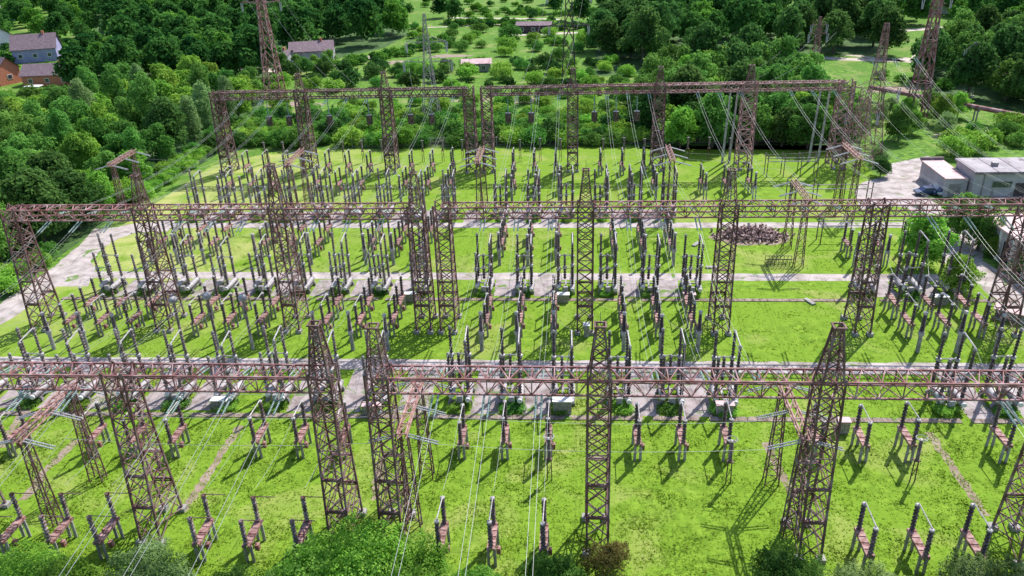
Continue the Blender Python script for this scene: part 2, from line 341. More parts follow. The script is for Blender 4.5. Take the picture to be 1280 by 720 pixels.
MM = {h: mast_mesh(h, 1.3).mesh('mast', M['steel']) for h in (4.2, 5.2)}
MM['t'] = mast_mesh(3.2, 1.0).mesh('mast', M['steel']); MM['s'] = mast_mesh(4.0, .8).mesh('mast', M['steel'])
MM['r'] = mast_mesh(3.2, 1.2).mesh('mast', M['rustp'])
BMC = {}
def gantry(label, Y, xs, kind, masts={}, ext=(0, 0), bmat='steel', slope=0.0, kinds={}):
    t = thing('lattice_gantry', label, 'gantry', (xs[0], Y, 0), 0, 'lattice steel gantries crossing the yard')
    for i, x in enumerate(xs):
        k = kinds.get(i, kind)
        tw = link('tower', TM[k], t, (x - xs[0], 0, 0)); [link('footing', foot_me, tw, (sx * .9, sy * 2.2, 0)) for sx in (-1, 1) for sy in (-1, 1)]
        if i in masts: link('mast', MM[masts[i]], tw, (0, 0, 17.0))
    segs = [(a, b) for a, b in zip(xs[:-1], xs[1:])]
    if ext[0]: segs.insert(0, (xs[0] - ext[0], xs[0]))
    if ext[1]: segs.append((xs[-1], xs[-1] + ext[1]))
    th = {'n': 1.0, 'm': 1.15, 'f': 1.5}[kind]
    for i, (a, b) in enumerate(segs):
        L_ = round(b - a, 1); mt = bmat[i] if isinstance(bmat, list) else bmat
        key = (L_, th, mt)
        if key not in BMC: BMC[key] = beam_mesh(L_, th).mesh('beam', M[mt])
        link('beam', BMC[key], t, (a - xs[0], 0, 15.45))
    return t
gantry('long rusty lattice gantry crossing the left foreground, ending beside a twin tower', YT(47.2), [-72, -54.4, -37, -19.8], 'n', {3: 4.2}, ext=(17, 0), bmat='rust')
gantry('long rusty lattice gantry crossing the centre and right foreground', YT(47.2), [-15.2, 2.5, 20.2, 37.8], 'n', {0: 's', 1: 4.2, 2: 4.2}, ext=(0, 22), bmat='rust')
gantry('rusty lattice gantry crossing the yard halfway back, left half', YT(83.2), [-71.5, -54, -36.4, -18.9], 'm', {2: 5.2, 1: 's', 3: 's'}, bmat='rust')
gantry('rusty lattice gantry crossing the yard halfway back, right half', YT(83.2), [-15.7, 2.0, 19.2, 36.6, 54.0], 'm', {1: 4.2, 2: 's'}, ext=(0, 17.6), bmat='rust')
gantry('weathered lattice gantry at the back of the yard, left half', YT(146), [-71.9, -54.4, -37, -20.2], 'f', {1: 't', 2: 't'})
gantry('reddish lattice gantry at the back of the yard in front of the wood', YT(146), [-16.7, .5, 17.5, 34.8, 53], 'f', {1: 't', 2: 't', 3: 't'}, bmat=['steel', 'rust', 'rustp', 'rustp'], kinds={3: 'r', 4: 'r'})

# bus portals: low lattice beams set across the long ones, with strings left and right
def bus_portal(loc, label, L_=9.1, h=10.5, n=3, dark=False):
    t = thing('bus_portal', label, 'portal', loc, 0, 'low bus portals between the gantries')
    mb = MB(); k = 6
    for sx in (-.35, .35):
        for zz in (0, .5): mb.bar((sx, 0, h + zz), (sx, L_, h + zz), .11)
    for i in range(k):
        a, b = L_ * i / k, L_ * (i + 1) / k
        for zz in (0, .5): mb.bar((-.35, a, h + zz), (.35, b, h + zz), .06)
        for sx in (-.35, .35): mb.bar((sx, a, h), (sx, b, h + .5), .06)
        mb.bar((-.35, a, h + .5), (.35, a, h + .5), .07)
    mb.build('beam', M['base'], t)
    for yy in (1.0, L_ - 1.0):
        c = MB(); lattice_col(c, (0, yy, 0), 1.3, .9, (0, yy, h), .55, .55, 9, .1, .05, x=False); c.build('column', M['steel'], t)
    for i in range(n):
        yy = .4 + (L_ - .8) * i / (n - 1)
        for s in (-1, 1):
            q = MB()
            for dy in (-.16, .16): q.insul((s * .45, yy + dy, h + .1), (s * 3.0, yy + dy, h - .65), .08, .2, 6)
            q.build('insulator_string', M['wstr'], t)
    return t
PORT = [((19.2, 46.9, 0), 'low rusty bus portal with white strings, right foreground beside a tall tower'),
        ((-46.6, 45.5, 0), 'low rusty bus portal with white strings at the left edge foreground'),
        ((-13.8, 46.9, 0), 'low rusty bus portal with white strings behind the twin foreground towers'),
        ((17.0, 117.6, 0), 'low rusty bus portal with three white string pairs before the red back gantry'),
        ((-15.6, 118.0, 0), 'low rusty bus portal with white strings at the middle of the back yard'),
        ((-48.4, 118.0, 0), 'low rusty bus portal with white strings in the left back yard'),
        ((-80.3, 118.5, 0), 'low rusty bus portal standing at the edge of the left wood'),
        ((47.0, 117.6, 0), 'low rusty bus portal with white strings beside the concrete yard'),
        ((33.8, 99.5, 0), 'low rusty bus portal with white strings right of the scrap heap')]
for l, s in PORT: bus_portal((l[0], YT(l[1]), 0), s)

# ------------------------------------------------------------ switchgear
def make_disconnector(kind):
    """two ribbed columns on a raised beam that runs back from the viewer"""
    t = thing('disconnector_switch', 'x', 'disconnector')
    h = 2.2; L_ = 2.9
    mb = MB(); mb.box(-.34, -.2, h - .26, -.20, L_ + .2, h); mb.box(.20, -.2, h - .26, .34, L_ + .2, h)
    mb.box(-.2, .1, h - .06, .2, L_ - .1, h - .02)
    for i in range(5): yy = L_ * i / 4; mb.box(-.34, yy - .16, h, .34, yy + .16, h + .05)
    mb.build('base_frame', M['base'], t)
    for yy in (.15, L_ - .15):
        c = MB()
        for sx in (-.26, .26): c.tube((sx * 1.1, yy, 0), (sx, yy, h - .26), .14, 6)
        c.bar((-.3, yy, .7), (.3, yy, 1.5), .06); c.build('support', M['conc'] if kind != 'b' else M['galv'], t)
    ins = M['porc'] if kind in ('a', 'b') else M['gporc']
    for yy in (0, L_):
        c = MB(); c.insul((0, yy, h + .05), (0, yy, h + 2.65), .23, .34, 8, .5)
        o = c.build('insulator_column', ins, t)
        k = MB(); k.lathe((0, yy, h + 2.65), [(0, .2), (.14, .22), (.2, .12)], 8); k.build('end_cap', M['steel'] if kind == 'c' else M['cap'], o)
    arm = MB()
    if kind == 'c':   # open: the arms point sideways
        for yy in (0, L_): arm = MB(); arm.tube((0, yy, h + 2.85), (2.0, yy, h + 2.85), .045, 5); arm.build('contact_arm', M['steel'], t)
    else:
        arm.tube((.0, 0, h + 2.9), (.05, L_, h + 2.95), .055, 5); arm.build('contact_arm', M['cap'], t)
    d = MB(); d.box(.36, .6, .9, .7, 1.0, 1.5); d.tube((.5, .8, 1.5), (.28, .8, h), .04, 5); d.build('drive_box', M['base'], t)
    return t
def make_breaker(kind):
    """live-tank breaker: tall ribbed columns on three horizontal pressure vessels"""
    t = thing('circuit_breaker', 'x', 'circuit breaker')
    f = MB()
    for sx in (-1.05, 0, 1.05): f.box(sx - .12, -1.5, .55, sx + .12, 1.5, .8)
    for sy in (-1.3, 1.3):
        f.box(-1.3, sy - .12, .4, 1.3, sy + .12, .55)
        for sx in (-1.15, 1.15): f.box(sx - .2, sy - .2, 0, sx + .2, sy + .2, .4)
    f.build('base_frame', M['galv'], t)
    for sx, y0, y1 in ((-.95, -1.5, 1.2), (1.0, -2.3, 1.5)):
        c = MB(); c.lathe((sx, y0, 1.2), [(0, .12), (.06, .30), (.3, .37), (y1 - y0 - .3, .37), (y1 - y0 - .06, .3), (y1 - y0, .12)], 12, (0, 1, 0)); c.build('pressure_vessel', M['tank'], t, smooth=True)
    ins = M['porc'] if kind == 'a' else M['gporc']; tall = 8.0
    spec = [(-1.0, 1.1, tall), (.95, 1.1, tall), (1.0, -1.6, tall - .3), (-1.0, -1.2, tall - 2.0), (-.1, .3, 5.2)]
    for x, y, z in spec:
        c = MB(); mid = (1.6 + z) / 2; c.insul((x, y, 1.6), (x, y, mid - .15), .24, .36, 8, .5); c.insul((x, y, mid + .2), (x, y, z), .2, .36, 8, .5)
        o = c.build('insulator_column', ins, t); k = MB(); k.lathe((x, y, mid - .15), [(0, .2), (.03, .3), (.3, .3), (.34, .2)], 8)
        k.build('flange', M['cap'], o); k = MB(); k.lathe((x, y, z), [(0, .17), (.2, .2), (.32, .1)], 8); k.build('end_cap', M['galv'], o)
    b = MB(); b.tube((.95, 1.1, tall + .3), (1.0, -1.6, tall), .08, 6); b.build('contact_arm', M['cap'], t)
    b = MB(); b.tube((-1.0, 1.1, 4.9), (.95, 1.1, 4.9), .07, 6); b.build('cross_tie', M['cap'], t)
    MB().tube((-1.0, -1.2, 3.9), (1.0, -1.6, 4.2), .06, 6).build('cross_tie', M['cap'], t); MB().tube((-1, 1.1, 3.0), (-1, -1.2, 3.0), .05, 5).build('cross_tie', M['cap'], t)
    MB().box(-.3, -1.95, .5, .35, -1.55, 1.35).build('control_box', M['tank'], t)
    for x_, y_ in ((-.5, .9), (.45, -1.3)): MB().tube((x_, y_, 1.0), (x_ * 1.9, y_ * .9, 4.4), .035, 4).build('stay_rod', M['dark'], t)
    for sx in (-.95, 1.0):
        d = MB(); d.lathe((sx, -2.5 if sx > 0 else -1.7, 1.2), [(0, .2), (.05, .28), (.25, .28)], 10, (0, 1, 0)); d.build('end_flange', M['white'], t)
    return t
def make_ct(kind):
    t = thing('current_transformer', 'x', 'transformer')
    p = MB(); 
    if kind == 'w': 
        for sx in (-.25, .25): p.tube((sx, 0, 0), (sx, 0, 2.2), .12, 6)
    else: p.lathe((0, 0, 0), [(0, .26), (2.3, .23)], 10)
    p.build('pedestal', M['conc'], t)
    k = MB(); k.lathe((0, 0, 2.3), [(0, .34), (.08, .36), (.42, .36), (.5, .28)], 10); k.build('oil_base', M['tank'], t)
    c = MB(); c.insul((0, 0, 2.8), (0, 0, 5.0), .30, .2, 9, .62, .2); c.build('insulator_column', M['porc'] if kind == 'd' else M['gporc'], t)
    q = MB(); q.lathe((0, 0, 5.0), [(0, .2), (.05, .25), (.35, .25), (.42, .12)], 10); q.build('end_cap', M['cap'], t)
    return t
def make_ball():
    t = thing('surge_arrester', 'x', 'arrester')
    c = MB(); c.insul((0, 0, 2.2), (0, 0, 7.0), .2, .24, 8, .62); c.build('insulator_column', M['gporc'], t)
    p = MB(); p.tube((0, 0, 0), (0, 0, 2.2), .2, 8); p.build('pedestal', M['conc'], t)
    b = MB(); b.lathe((0, 0, 6.95), [(.75 * (1 - math.cos(a)) / 1.5, .02 + .55 * math.sin(a)) for a in [i * math.pi / 8 for i in range(9)]], 14); 
    for v in range(len(b.v)): pass
    b.build('grading_ball', M['tank'], t, smooth=True); return t
def make_post():
    """bus support: one slim column on a steel post, with a fork on top"""
    t = thing('post_insulator', 'x', 'insulator')
    p = MB(); 
    for sx in (-.22, .22): p.bar((sx, 0, 0), (sx * .8, 0, 2.4), .09)
    p.bar((-.22, 0, .5), (.2, 0, 1.8), .05); p.box(-.3, -.2, 2.4, .3, .2, 2.5); p.build('support', M['steel'], t)
    c = MB(); c.insul((0, 0, 2.5), (0, 0, 4.7), .19, .2, 8, .6); c.build('insulator_column', M['gporc'], t)
    f = MB(); f.bar((-.35, 0, 4.75), (.35, 0, 4.75), .09); f.lathe((0, 0, 4.7), [(0, .16), (.12, .16)], 8); f.build('fork', M['cap'], t)
    return t
def make_ringpost():
    t = make_post(); r = MB(); k = 12
    for i in range(k):
        a, b = 2 * math.pi * i / k, 2 * math.pi * (i + 1) / k; r.tube((.5 * math.cos(a), .5 * math.sin(a), 4.95), (.5 * math.cos(b), .5 * math.sin(b), 4.95), .04, 5)
    for s in (-1, 1): r.bar((0, 0, 4.8), (s * .5, 0, 4.95), .04)
    r.build('grading_ring', M['cap'], t); return t
D = {k: make_disconnector(k) for k in 'abc'}; B = {k: make_breaker(k) for k in 'ab'}; CT = {k: make_ct(k) for k in 'dgw'}
BALL = make_ball(); POST = make_post(); RPOST = make_ringpost()
PROTO = list(D.values()) + list(B.values()) + list(CT.values()) + [BALL, POST, RPOST]
USED = set()
def visible(x, y, z=0, top=9, pad=30):
    a = P(x, y, z); b = P(x, y, top)
    return (-pad < a[0] < 1280 + pad or -pad < b[0] < 1280 + pad) and a[1] > -40 and b[1] < 725
def place(proto, x, y, label, group, rz=0.0, top=5.0):
    if not visible(x, y, top=top): return None
    if proto.name in USED: o = copy_tree(proto, (x, y, 0), rz, label)
    else: USED.add(proto.name); o = proto; o.location = (x, y, 0); o.rotation_euler.z = rz; o['label'] = label
    o['group'] = group; o.rotation_euler.x = random.gauss(0, .008); o.rotation_euler.y = random.gauss(0, .008); q_ = random.uniform(.95, 1.04); o.scale = (1, 1, q_); return o
BAYS = {-79.6: 'outermost left', -62: 'far left', -44.6: 'second left', -27.2: 'third left', -6.35: 'centre-left', 11.2: 'centre-right', 28.7: 'second right', 46.3: 'far right'}
TRI = ('left', 'middle', 'right')
LEFT5 = (-62, -44.6, -27.2); BK = LEFT5 + (-6.35, 11.2, 46.3)
def trio(proto, bays, Y, dx, what, where, group, top=5.0, off=0.0, skip=(), slope=0.02):
    for b in bays:
        for i in range(3):
            if (b, i) in skip: continue
            x = b + (i - 1) * dx + off; p = proto(b) if callable(proto) else proto
            wt = what(b) if callable(what) else what
            place(p, x, YT(Y) + (slope - .0128) * x, f'{wt}, {TRI[i]} of three in {BAYS[b]} bay, {where}', group, random.uniform(-.02, .02), top)
gc = lambda b: 'open disconnector with sideways arms' if b < -20 else 'two-column disconnector'
trio(lambda b: D['c'] if b < -20 else D['a'], (-44.6, -27.2, -6.35, 28.7), 43.6, 4.35, gc, 'nearest row', 'disconnectors in the nearest row', slope=.025)
trio(lambda b: D['b'] if b < -20 else D['a'], LEFT5 + (-6.35, 11.2, 28.7, 46.3), 57.0, 4.35, 'two-column disconnector', 'just behind foreground beam', 'disconnectors behind the foreground beam', slope=.03)
for x, y in ((687, 600), (910, 604), (1140, 602), (207, 612)):
    X, Y = G(x, y); place(RPOST, X, Y, {687: 'lone post with ring top before the centre disconnectors', 910: 'lone post with ring top on open grass right of centre', 1140: 'lone post with ring top at the right foreground grass', 207: 'lone post with ring top beside the left foreground tower'}[x], 'ringed posts in the foreground')
kb = lambda b: B['b'] if b < -20 else B['a']
wb = lambda b: 'grey-columned circuit breaker' if b < -20 else 'dark-columned circuit breaker'
trio(kb, BK, 67.4, 5.7, wb, 'front breaker row', 'breakers in the front row', 8.3)
trio(kb, BK, 93.2, 5.8, wb, 'middle breaker row', 'breakers in the middle row', 8.3, slope=.01)
trio(kb, LEFT5 + (-6.35, 11.2), 121.4, 5.8, wb, 'back breaker row', 'breakers in the back row', 8.3, slope=0)
trio(lambda b: {-44.6: BALL}.get(b, CT['g'] if b < 0 else CT['d']), BK, 77.2, 4.5, lambda b: 'ball-topped post' if b == -44.6 else ('grey post transformer' if b < 0 else 'dark-topped post transformer'), 'front breaker side', 'post transformers behind the front breakers')
trio(D['b'], BK, 80.2, 4.35, 'rusty double-stage disconnector', 'front of twin row mid-yard', 'disconnectors under the middle gantry')
trio(D['a'], BK, 84.9, 4.35, 'rusty double-stage disconnector', 'rear of twin row mid-yard', 'disconnectors under the middle gantry')
trio(lambda b: CT['w'] if b > 40 else CT['g'], LEFT5 + (-6.35, 11.2, 46.3), 101.0, 4.35, 'pale post transformer', 'behind middle breakers', 'post transformers behind the middle breakers', slope=0)
trio(D['b'], LEFT5 + (-6.35, 11.2, 46.3), 103.8, 4.35, 'slender disconnector', 'front of pair before back path', 'disconnectors before the back path', slope=0)
trio(D['a'], LEFT5 + (-6.35, 11.2), 109.0, 4.35, 'slender disconnector', 'rear of pair before back path', 'disconnectors before the back path', slope=0)
trio(lambda b: CT['w'] if b > 20 else CT['g'], LEFT5 + (-6.35, 11.2, 28.7), 127.6, 4.35, 'pale post transformer', 'behind back breakers', 'post transformers behind the back breakers', slope=0)
trio(D['b'], LEFT5 + (-6.35, 11.2, 28.7), 131.0, 4.35, 'small disconnector', 'behind back breakers', 'disconnectors behind the back breakers', slope=0)
trio(D['a'], LEFT5 + (-6.35, 11.2), 141.5, 4.3, 'small dark disconnector', 'row before back gantry', 'disconnectors before the back gantry', off=-.9, slope=0)
trio(POST, LEFT5 + (-6.35, 11.2, 28.7), 151.0, 4.3, 'pale forked post', 'hindmost row by the fence', 'forked posts in the hindmost row', slope=0)
for b in (-44.6, -27.2, -6.35):
    pass
# ball-topped posts right of the middle gantry's left half
for i, (x, yb) in enumerate(((470, 300), (502, 300), (537, 300))):
    X, Y = G(x, yb); place(BALL, X, Y - 8, f'ball-topped post near the twin middle towers, {TRI[i]} of three', 'ball-topped posts near the twin middle towers', 0, 8)

# concrete pads between the breakers
def pad(x0, x1, y0, y1, sk=0.0):
    mb = MB(); n = 6; L_ = []; R_ = []
    for i in range(n + 1):
        t = i / n; y = y0 + (y1 - y0) * t; L_.append((x0 + random.uniform(-.12, .12), y, .008)); R_.append((x1 + random.uniform(-.12, .12), y, .008))
    mb.quad(*(R_ + L_[::-1])); return struct('concrete_pad', mb.build('concrete_pad', M['pad']))
for Y0, Y1, bays in ((64.4, 72.6, BK), (91.2, 96.2, BK), (117.4, 123.5, LEFT5 + (-6.35, 11.2))):
    for b in bays:
        for i in (-.5, .5): pad(b + i * 5.7 - 1.5, b + i * 5.7 + 1.5, YT(Y0), YT(Y1))
pad(-19.0, -15.6, YT(64.4), YT(72.6)); pad(-18.6, -15.8, YT(117.4), YT(123.5)); pad(-55.2, -51.8, YT(64.4), YT(72.6)); pad(-37.4, -34.6, YT(91.2), YT(96.2)); pad(-55, -52.2, YT(91.2), YT(96.2))

# control cabinets
def cabinet(px, py, label, c='cap', w_=1.3, h=1.2):
    X, Y = G(px, py); t = thing('control_cabinet', label, 'cabinet', (X, Y, 0), 0, 'control cabinets beside the breakers')
    mb = MB(); mb.box(-w_/2, -.4, .25, w_/2, .4, h); mb.build('body', M['tank'], t)
    mb = MB(); mb.box(-w_/2 - .08, -.5, h, w_/2 + .08, .48, h + .07); mb.build('lid', M[c], t)
    mb = MB(); mb.box(-w_/2 + .06, -.43, .32, -.03, -.403, h - .06); mb.box(.03, -.43, .32, w_/2 - .06, -.403, h - .06); mb.build('door', M['galv'], t)
    mb = MB(); mb.box(-w_/2 + .05, -.35, 0, w_/2 - .05, .35, .25); mb.build('plinth', M['conc'], t)
cabinet(703, 516, 'grey control cabinet below the foreground beam at centre', 'white', 2.0, 1.7); cabinet(905, 518, 'pink-lidded control cabinet below the foreground beam, right of centre', 'roofr', 1.8, 1.4)
cabinet(466, 518, 'pink-lidded control cabinet beside the twin foreground towers', 'roofr', 2.0, 1.3); cabinet(704, 377, 'small control cabinet by centre-left middle breakers', 'white', 1.6)
cabinet(861, 377, 'pink-lidded control cabinet by centre-right middle breakers', 'roofr', 1.6); cabinet(514, 376, 'white-lidded control cabinet left of the twin middle towers', 'white', 1.6)
cabinet(1174, 380, 'white-lidded control cabinet behind right disconnectors', 'white', 1.8); cabinet(277, 510, 'pale control cabinet below the foreground beam at left', 'white', 1.8)
cabinet(733, 420, 'slim control cabinet standing on grass before the middle tower', 'white', .7, 1.7); cabinet(1052, 540, 'grey cabinet on legs right of the tall foreground tower', 'roofr', 1.2, 1.5)
t = thing('kiosk', 'low kiosk with a pinkish tin roof below the far right middle tower', 'kiosk', (*G(1268, 400), 0), -.6)
MB().box(-2.2, -.8, 0, 2.2, .8, 1.3).build('wall', M['conc'], t); MB().box(-2.5, -1.1, 1.3, 2.5, 1.1, 1.42).build('roof', M['roofr'], t)

# scrap heap
mb = MB(); r0 = random.Random(3)
for i in range(460):
    a = r0.random() * 6.283; q = math.sqrt(r0.random()) * (1.0 if i % 9 else 1.5); x, y = math.cos(a) * q * 4.7, math.sin(a) * q * 2.6; z = max(0, 1 - q) * 1.5 * r0.random()
    d = Vector((r0.uniform(-1, 1), r0.uniform(-1, 1), r0.uniform(-.5, .9))).normalized() * r0.uniform(.35, 1.0)
    (mb.insul if i % 3 else mb.tube)((x, y, z + .1), (x + d.x, y + d.y, z + .2 + abs(d.z)), r0.uniform(.08, .22)) if i % 3 == 0 else mb.bar((x, y, z + .1), (x + d.x, y + d.y, z + .15 + abs(d.z)), r0.uniform(.1, .32))
o = mb.build('scrap_heap', M['scrap'], None, (*G(938, 295), 0)); tag(o, 'heap of broken insulators and scrap metal on the back path', 'scrap heap', kind='stuff')
mb = MB(); mb2 = MB()
for i in range(8):
    for j in range(2): mb.bar((i * .55, j * 1.2, .1), (i * .55, j * 1.2, 1.3), .07)
for j in range(2):
    for z in (.15, .7, 1.3): mb.bar((0, j * 1.2, z), (3.85, j * 1.2, z), .07)
o = mb.build('steel_crate', M['dark'], None, (*G(958, 334), 0)); tag(o, 'rusty open steel crate on the grass below the scrap heap', 'crate')
for i, (px, py, lb) in enumerate(((890, 335, 'pinkish concrete slab lying left of the middle right tower'), (870, 306, 'pale slab lying in grass left of the scrap heap'), (1012, 378, 'broken concrete block beside the trench line right of centre'), (1222, 268, 'concrete block on the path below the warehouse'))):
    mb = MB(); mb.box(-.9, -.3, 0, .9, .3, .22); o = mb.build('concrete_slab', M['conc'], None, (*G(px, py), .02)); o.rotation_euler.z = i; tag(o, lb, 'slab')

X, Y = G(938, 296); mb = MB(); mb.quad(*[(X + math.cos(6.283 * i / 18) * 6 * r0.uniform(.85, 1.15), Y + math.sin(6.283 * i / 18) * 3.6 * r0.uniform(.85, 1.15), 0.018) for i in range(18)]); struct('bare_soil', mb.build('bare_soil', M['dirt']))
# low bus frame in the far right bay
def bus_frame(px, py, label, L_=9.5):
    X, Y = G(px, py); t = thing('bus_support_rack', label, 'frame', (X, Y, 0))
    mb = MB()
    for yy in (0, 2.2): mb.bar((0, yy, 3.2), (L_, yy, 3.2), .14)
    mb.build('rail', M['galv'], t)
    for i in range(4):
        for yy in (0, 2.2):
            x = L_ * i / 3; c = MB(); c.bar((x, yy, 0), (x, yy, 3.1), .14); c.build('leg', M['steel'], t)
            c = MB(); c.insul((x, yy, 3.3), (x, yy, 4.4), .14, .2, 6); c.build('insulator_column', M['gporc'], t)
    return t
bus_frame(958, 222, 'low grey bus frame on grass behind the far right bay'); bus_frame(985, 258, 'low grey bus frame beside the concrete yard', 14); bus_frame(1025, 306, 'low grey bus frame on the back path, right side', 13)

# pale concrete poles by the back gantry's right towers
for px, lb in ((-2.2, 'left of the second-right back tower'), (-4.0, 'outermost left of the second-right back tower')): pass
for X, lb in ((31.2, 'outer pale concrete pole left of the red back tower near the wood'), (32.6, 'inner pale concrete pole left of the red back tower near the wood'), (48.6, 'outer pale concrete pole left of the last red back tower'), (50.4, 'inner pale concrete pole left of the last red back tower')):
    mb = MB(); mb.tube((0, 0, 0), (.5, 0, 15.4), .26, 10, .17)
    tag(mb.build('concrete_pole', M['tank'], None, (X, YT(148.6), 0)), lb, 'pole', 'pale poles by the back gantry')

# ------------------------------------------------------------ conductors with their insulator strings
def cable(mb, p, q, sag, r, n=14):
    p = Vector(p); q = Vector(q); prev = None
    for i in range(n + 1):
        t = i / n; c = p.lerp(q, t); c.z -= sag * 4 * t * (1 - t)
        if prev is not None: mb.tube(prev, c, r, 4, cap=False)
        prev = c
STR = {}
def conductor(p, q, sag, r, label, s0=True, s1=True, twin=.22, sl=2.6, m='wire', ms='glass'):
    p = Vector(p); q = Vector(q); t = thing('overhead_conductor', label, 'power line', tuple(p), 0, 'twin conductors strung between gantries'); d = (q - p); ln = d.length; u = d.normalized()
    a = Vector((0, 0, 0)) + u * (sl if s0 else 0); b = d - u * (sl if s1 else 0)
    slope = 4 * sag / ln; a.z -= slope * sl * (1 if s0 else 0); b.z -= slope * sl * (1 if s1 else 0)
    sd_ = Vector((-u.y, u.x, 0)).normalized() * twin; mb = MB()
    for s in (-1, 1): cable(mb, a + sd_ * s, b + sd_ * s, sag * .85, r)
    mb.build('cable', M[m], t)
    for ok, e, f_ in ((s0, Vector((0, 0, 0)), a), (s1, d, b)):
        if ok:
            c = MB()
            for s in (-1, 1): c.insul(e + sd_ * s, f_ + sd_ * s, .10, .17, 6, .5)
            c.build('insulator_string', M[ms], t)
    return t
FB = [-62, -44.6, -27.2, -6.35, 11.2, 28.7, 46.3]
for b in FB:
    for i in range(3):
        x = b + (i - 1) * 4.1
        if b != 11.2 and (b, i) not in ((28.7, 0), (28.7, 1)): conductor((x, YT(47.2) - 1, 15.4), (x, -70, 19), 5.0, .010 if b > 20 else .017, f'{TRI[i]} twin conductor of {BAYS[b]} bay running from foreground beam towards the viewer', True, False)
        if b < 20 or b > 40: conductor((x, YT(83.2) - 1, 15.4), (x, YT(47.2) + 1, 15.4), 1.8, .011, f'{TRI[i]} twin conductor of {BAYS[b]} bay between foreground and middle beams')
        conductor((x, YT(146) - 1, 15.4), (x, YT(83.2) + 1, 15.6), 3.0, .014, f'{TRI[i]} twin conductor of {BAYS[b]} bay between middle and back beams')
for i in range(3):
    x = 62.8 + (i - 1) * 4.1
    conductor((x, YT(150.9), 20), (x, YT(83.2) + 1, 15.6), 4.2, .009, f'{TRI[i]} twin conductor passing over the warehouse yard to the middle beam')
    conductor((x, YT(83.2) - 1, 15.4), (x + 4, 20, 17.1), 4.2, .007, f'{TRI[i]} twin conductor leaving the right end of the middle beam')
# cross buses on the low portals
for xs_, ys_, z in (((-46.6, -13.8, 19.2), YT(47.3), 9.7), ((-80.3, -48.4, -15.6, 17.0, 47.0), YT(118.0), 9.7)):
    for a, b in zip(xs_[:-1], xs_[1:]):
        for k in range(3):
            mb = MB(); cable(mb, (a + 3.0, ys_ + k * 3.9, z), (b - 3.0, ys_ + k * 3.9, z), .5, .014, 12)
            tag(mb.build('bus_conductor', M['wire']), f"{('front', 'middle', 'rear')[k]} sagging bus cable between the low portals, {'foreground' if ys_ < 80 else 'back yard'}, {'left' if a < -40 else 'centre' if a < 0 else 'right'} span" + (' at the wood edge' if a < -70 else ''), 'power line', 'bus cables on low portals')
# droppers and jumpers above the switchgear: one object per phase
JN = ('nearest disconnector to the foreground one', 'foreground disconnector to the front breaker', 'front breaker to its post transformer', 'post transformer to the twin disconnector', 'twin disconnector to the middle breaker', 'middle breaker to the pale post', 'pale post to the slender disconnector', 'between the slender disconnectors', 'slender disconnector to the back breaker', 'back breaker to the small post', 'small disconnectors at the back')
for b in BK:
    for i in range(3):
        x = b + (i - 1) * 4.35; xb = b + (i - 1) * 5.7 + 1
        J = [((x, 47.0, 5.1), (x, 57, 5.1), .5), ((x, 59.9, 5.1), (xb, 65.8, 7.8), .3), ((xb, 68.6, 8.2), (x, 77.2, 5.4), .5), ((x, 77.2, 5.4), (x, 80.2, 5.1), .2),
             ((x, 87.6, 5.2), (xb, 91.6, 8.0), .4), ((xb, 94.4, 8.3), (x, 101, 5.4), .5), ((x, 101, 5.4), (x, 103.8, 5.2), .15), ((x, 106.5, 5.2), (x, 109, 5.2), .15)]
        if b < 40: J += [((x, 111.7, 5.2), (xb, 119.8, 8), .4), ((xb, 122.5, 8.2), (x, 127.6, 5.4), .4), ((x, 133.7, 5.2), (x, 141.5, 5.2), .3)]
        for k, (a, c, sg) in enumerate(J):
            if k == 0 and b not in (-44.6, -27.2, -6.35): continue
            k1 = .014 if k < 4 else .006 if k == 4 else 0
            f2 = lambda q: (q[0], YT(q[1]) + (k1 - .008) * q[0], q[2])
            if not visible(a[0], YT(a[1])): continue
            mb = MB(); cable(mb, f2(a), f2(c), sg, .015, 6)
            tag(mb.build('jumper_wire', M['wire']), f'thin jumper from {JN[k]}, {TRI[i]} phase, {BAYS[b]} bay', 'wire', 'jumper wires')
# line traps under the back beam
trap = None
for px, lb in ((335, 'first dark line trap from the left under the back beam'), (360, 'second dark line trap from the left under the back beam'), (411, 'dark line trap under the back beam, third from the left'), (461, 'dark line trap left of the third back tower'), (513, 'dark line trap right of the third back tower'), (539, 'dark line trap left of the twin back towers'), (664, 'dark line trap between the twin back towers and centre one'), (743, 'dark line trap just right of the centre back tower'), (770, 'dark line trap under the start of the red beam'), (796, 'dark line trap left of the first red back tower'), (635, 'dark line trap right of the twin back towers')):
    v = Vector([sum(RM[i][k] * (px - 640, 140 - 360, F)[k] for k in range(3)) for i in range(3)]); X = v[0] * YT(144.6) / v[1] + CX
    if trap is None:
        trap = thing('line_trap', lb, 'line trap', (X, YT(144.6), 0), 0, 'line traps hanging under the back beam')
        mb = MB(); mb.lathe((0, 0, 10.2), [(0, .3), (.02, .6), (1.9, .6), (1.92, .3)], 12); mb.build('coil', M['porc'], trap)
        mb = MB(); mb.insul((0, 0, 12.1), (0, 0, 14.9), .12, .2, 6); mb.build('insulator_string', M['glass'], trap)
        mb = MB(); mb.tube((0, 0, 14.8), (0, 0, 15.45), .05, 5); mb.build('hanger', M['steel'], trap)
    else: copy_tree(trap, (X, YT(144.6), 0), None, lb)

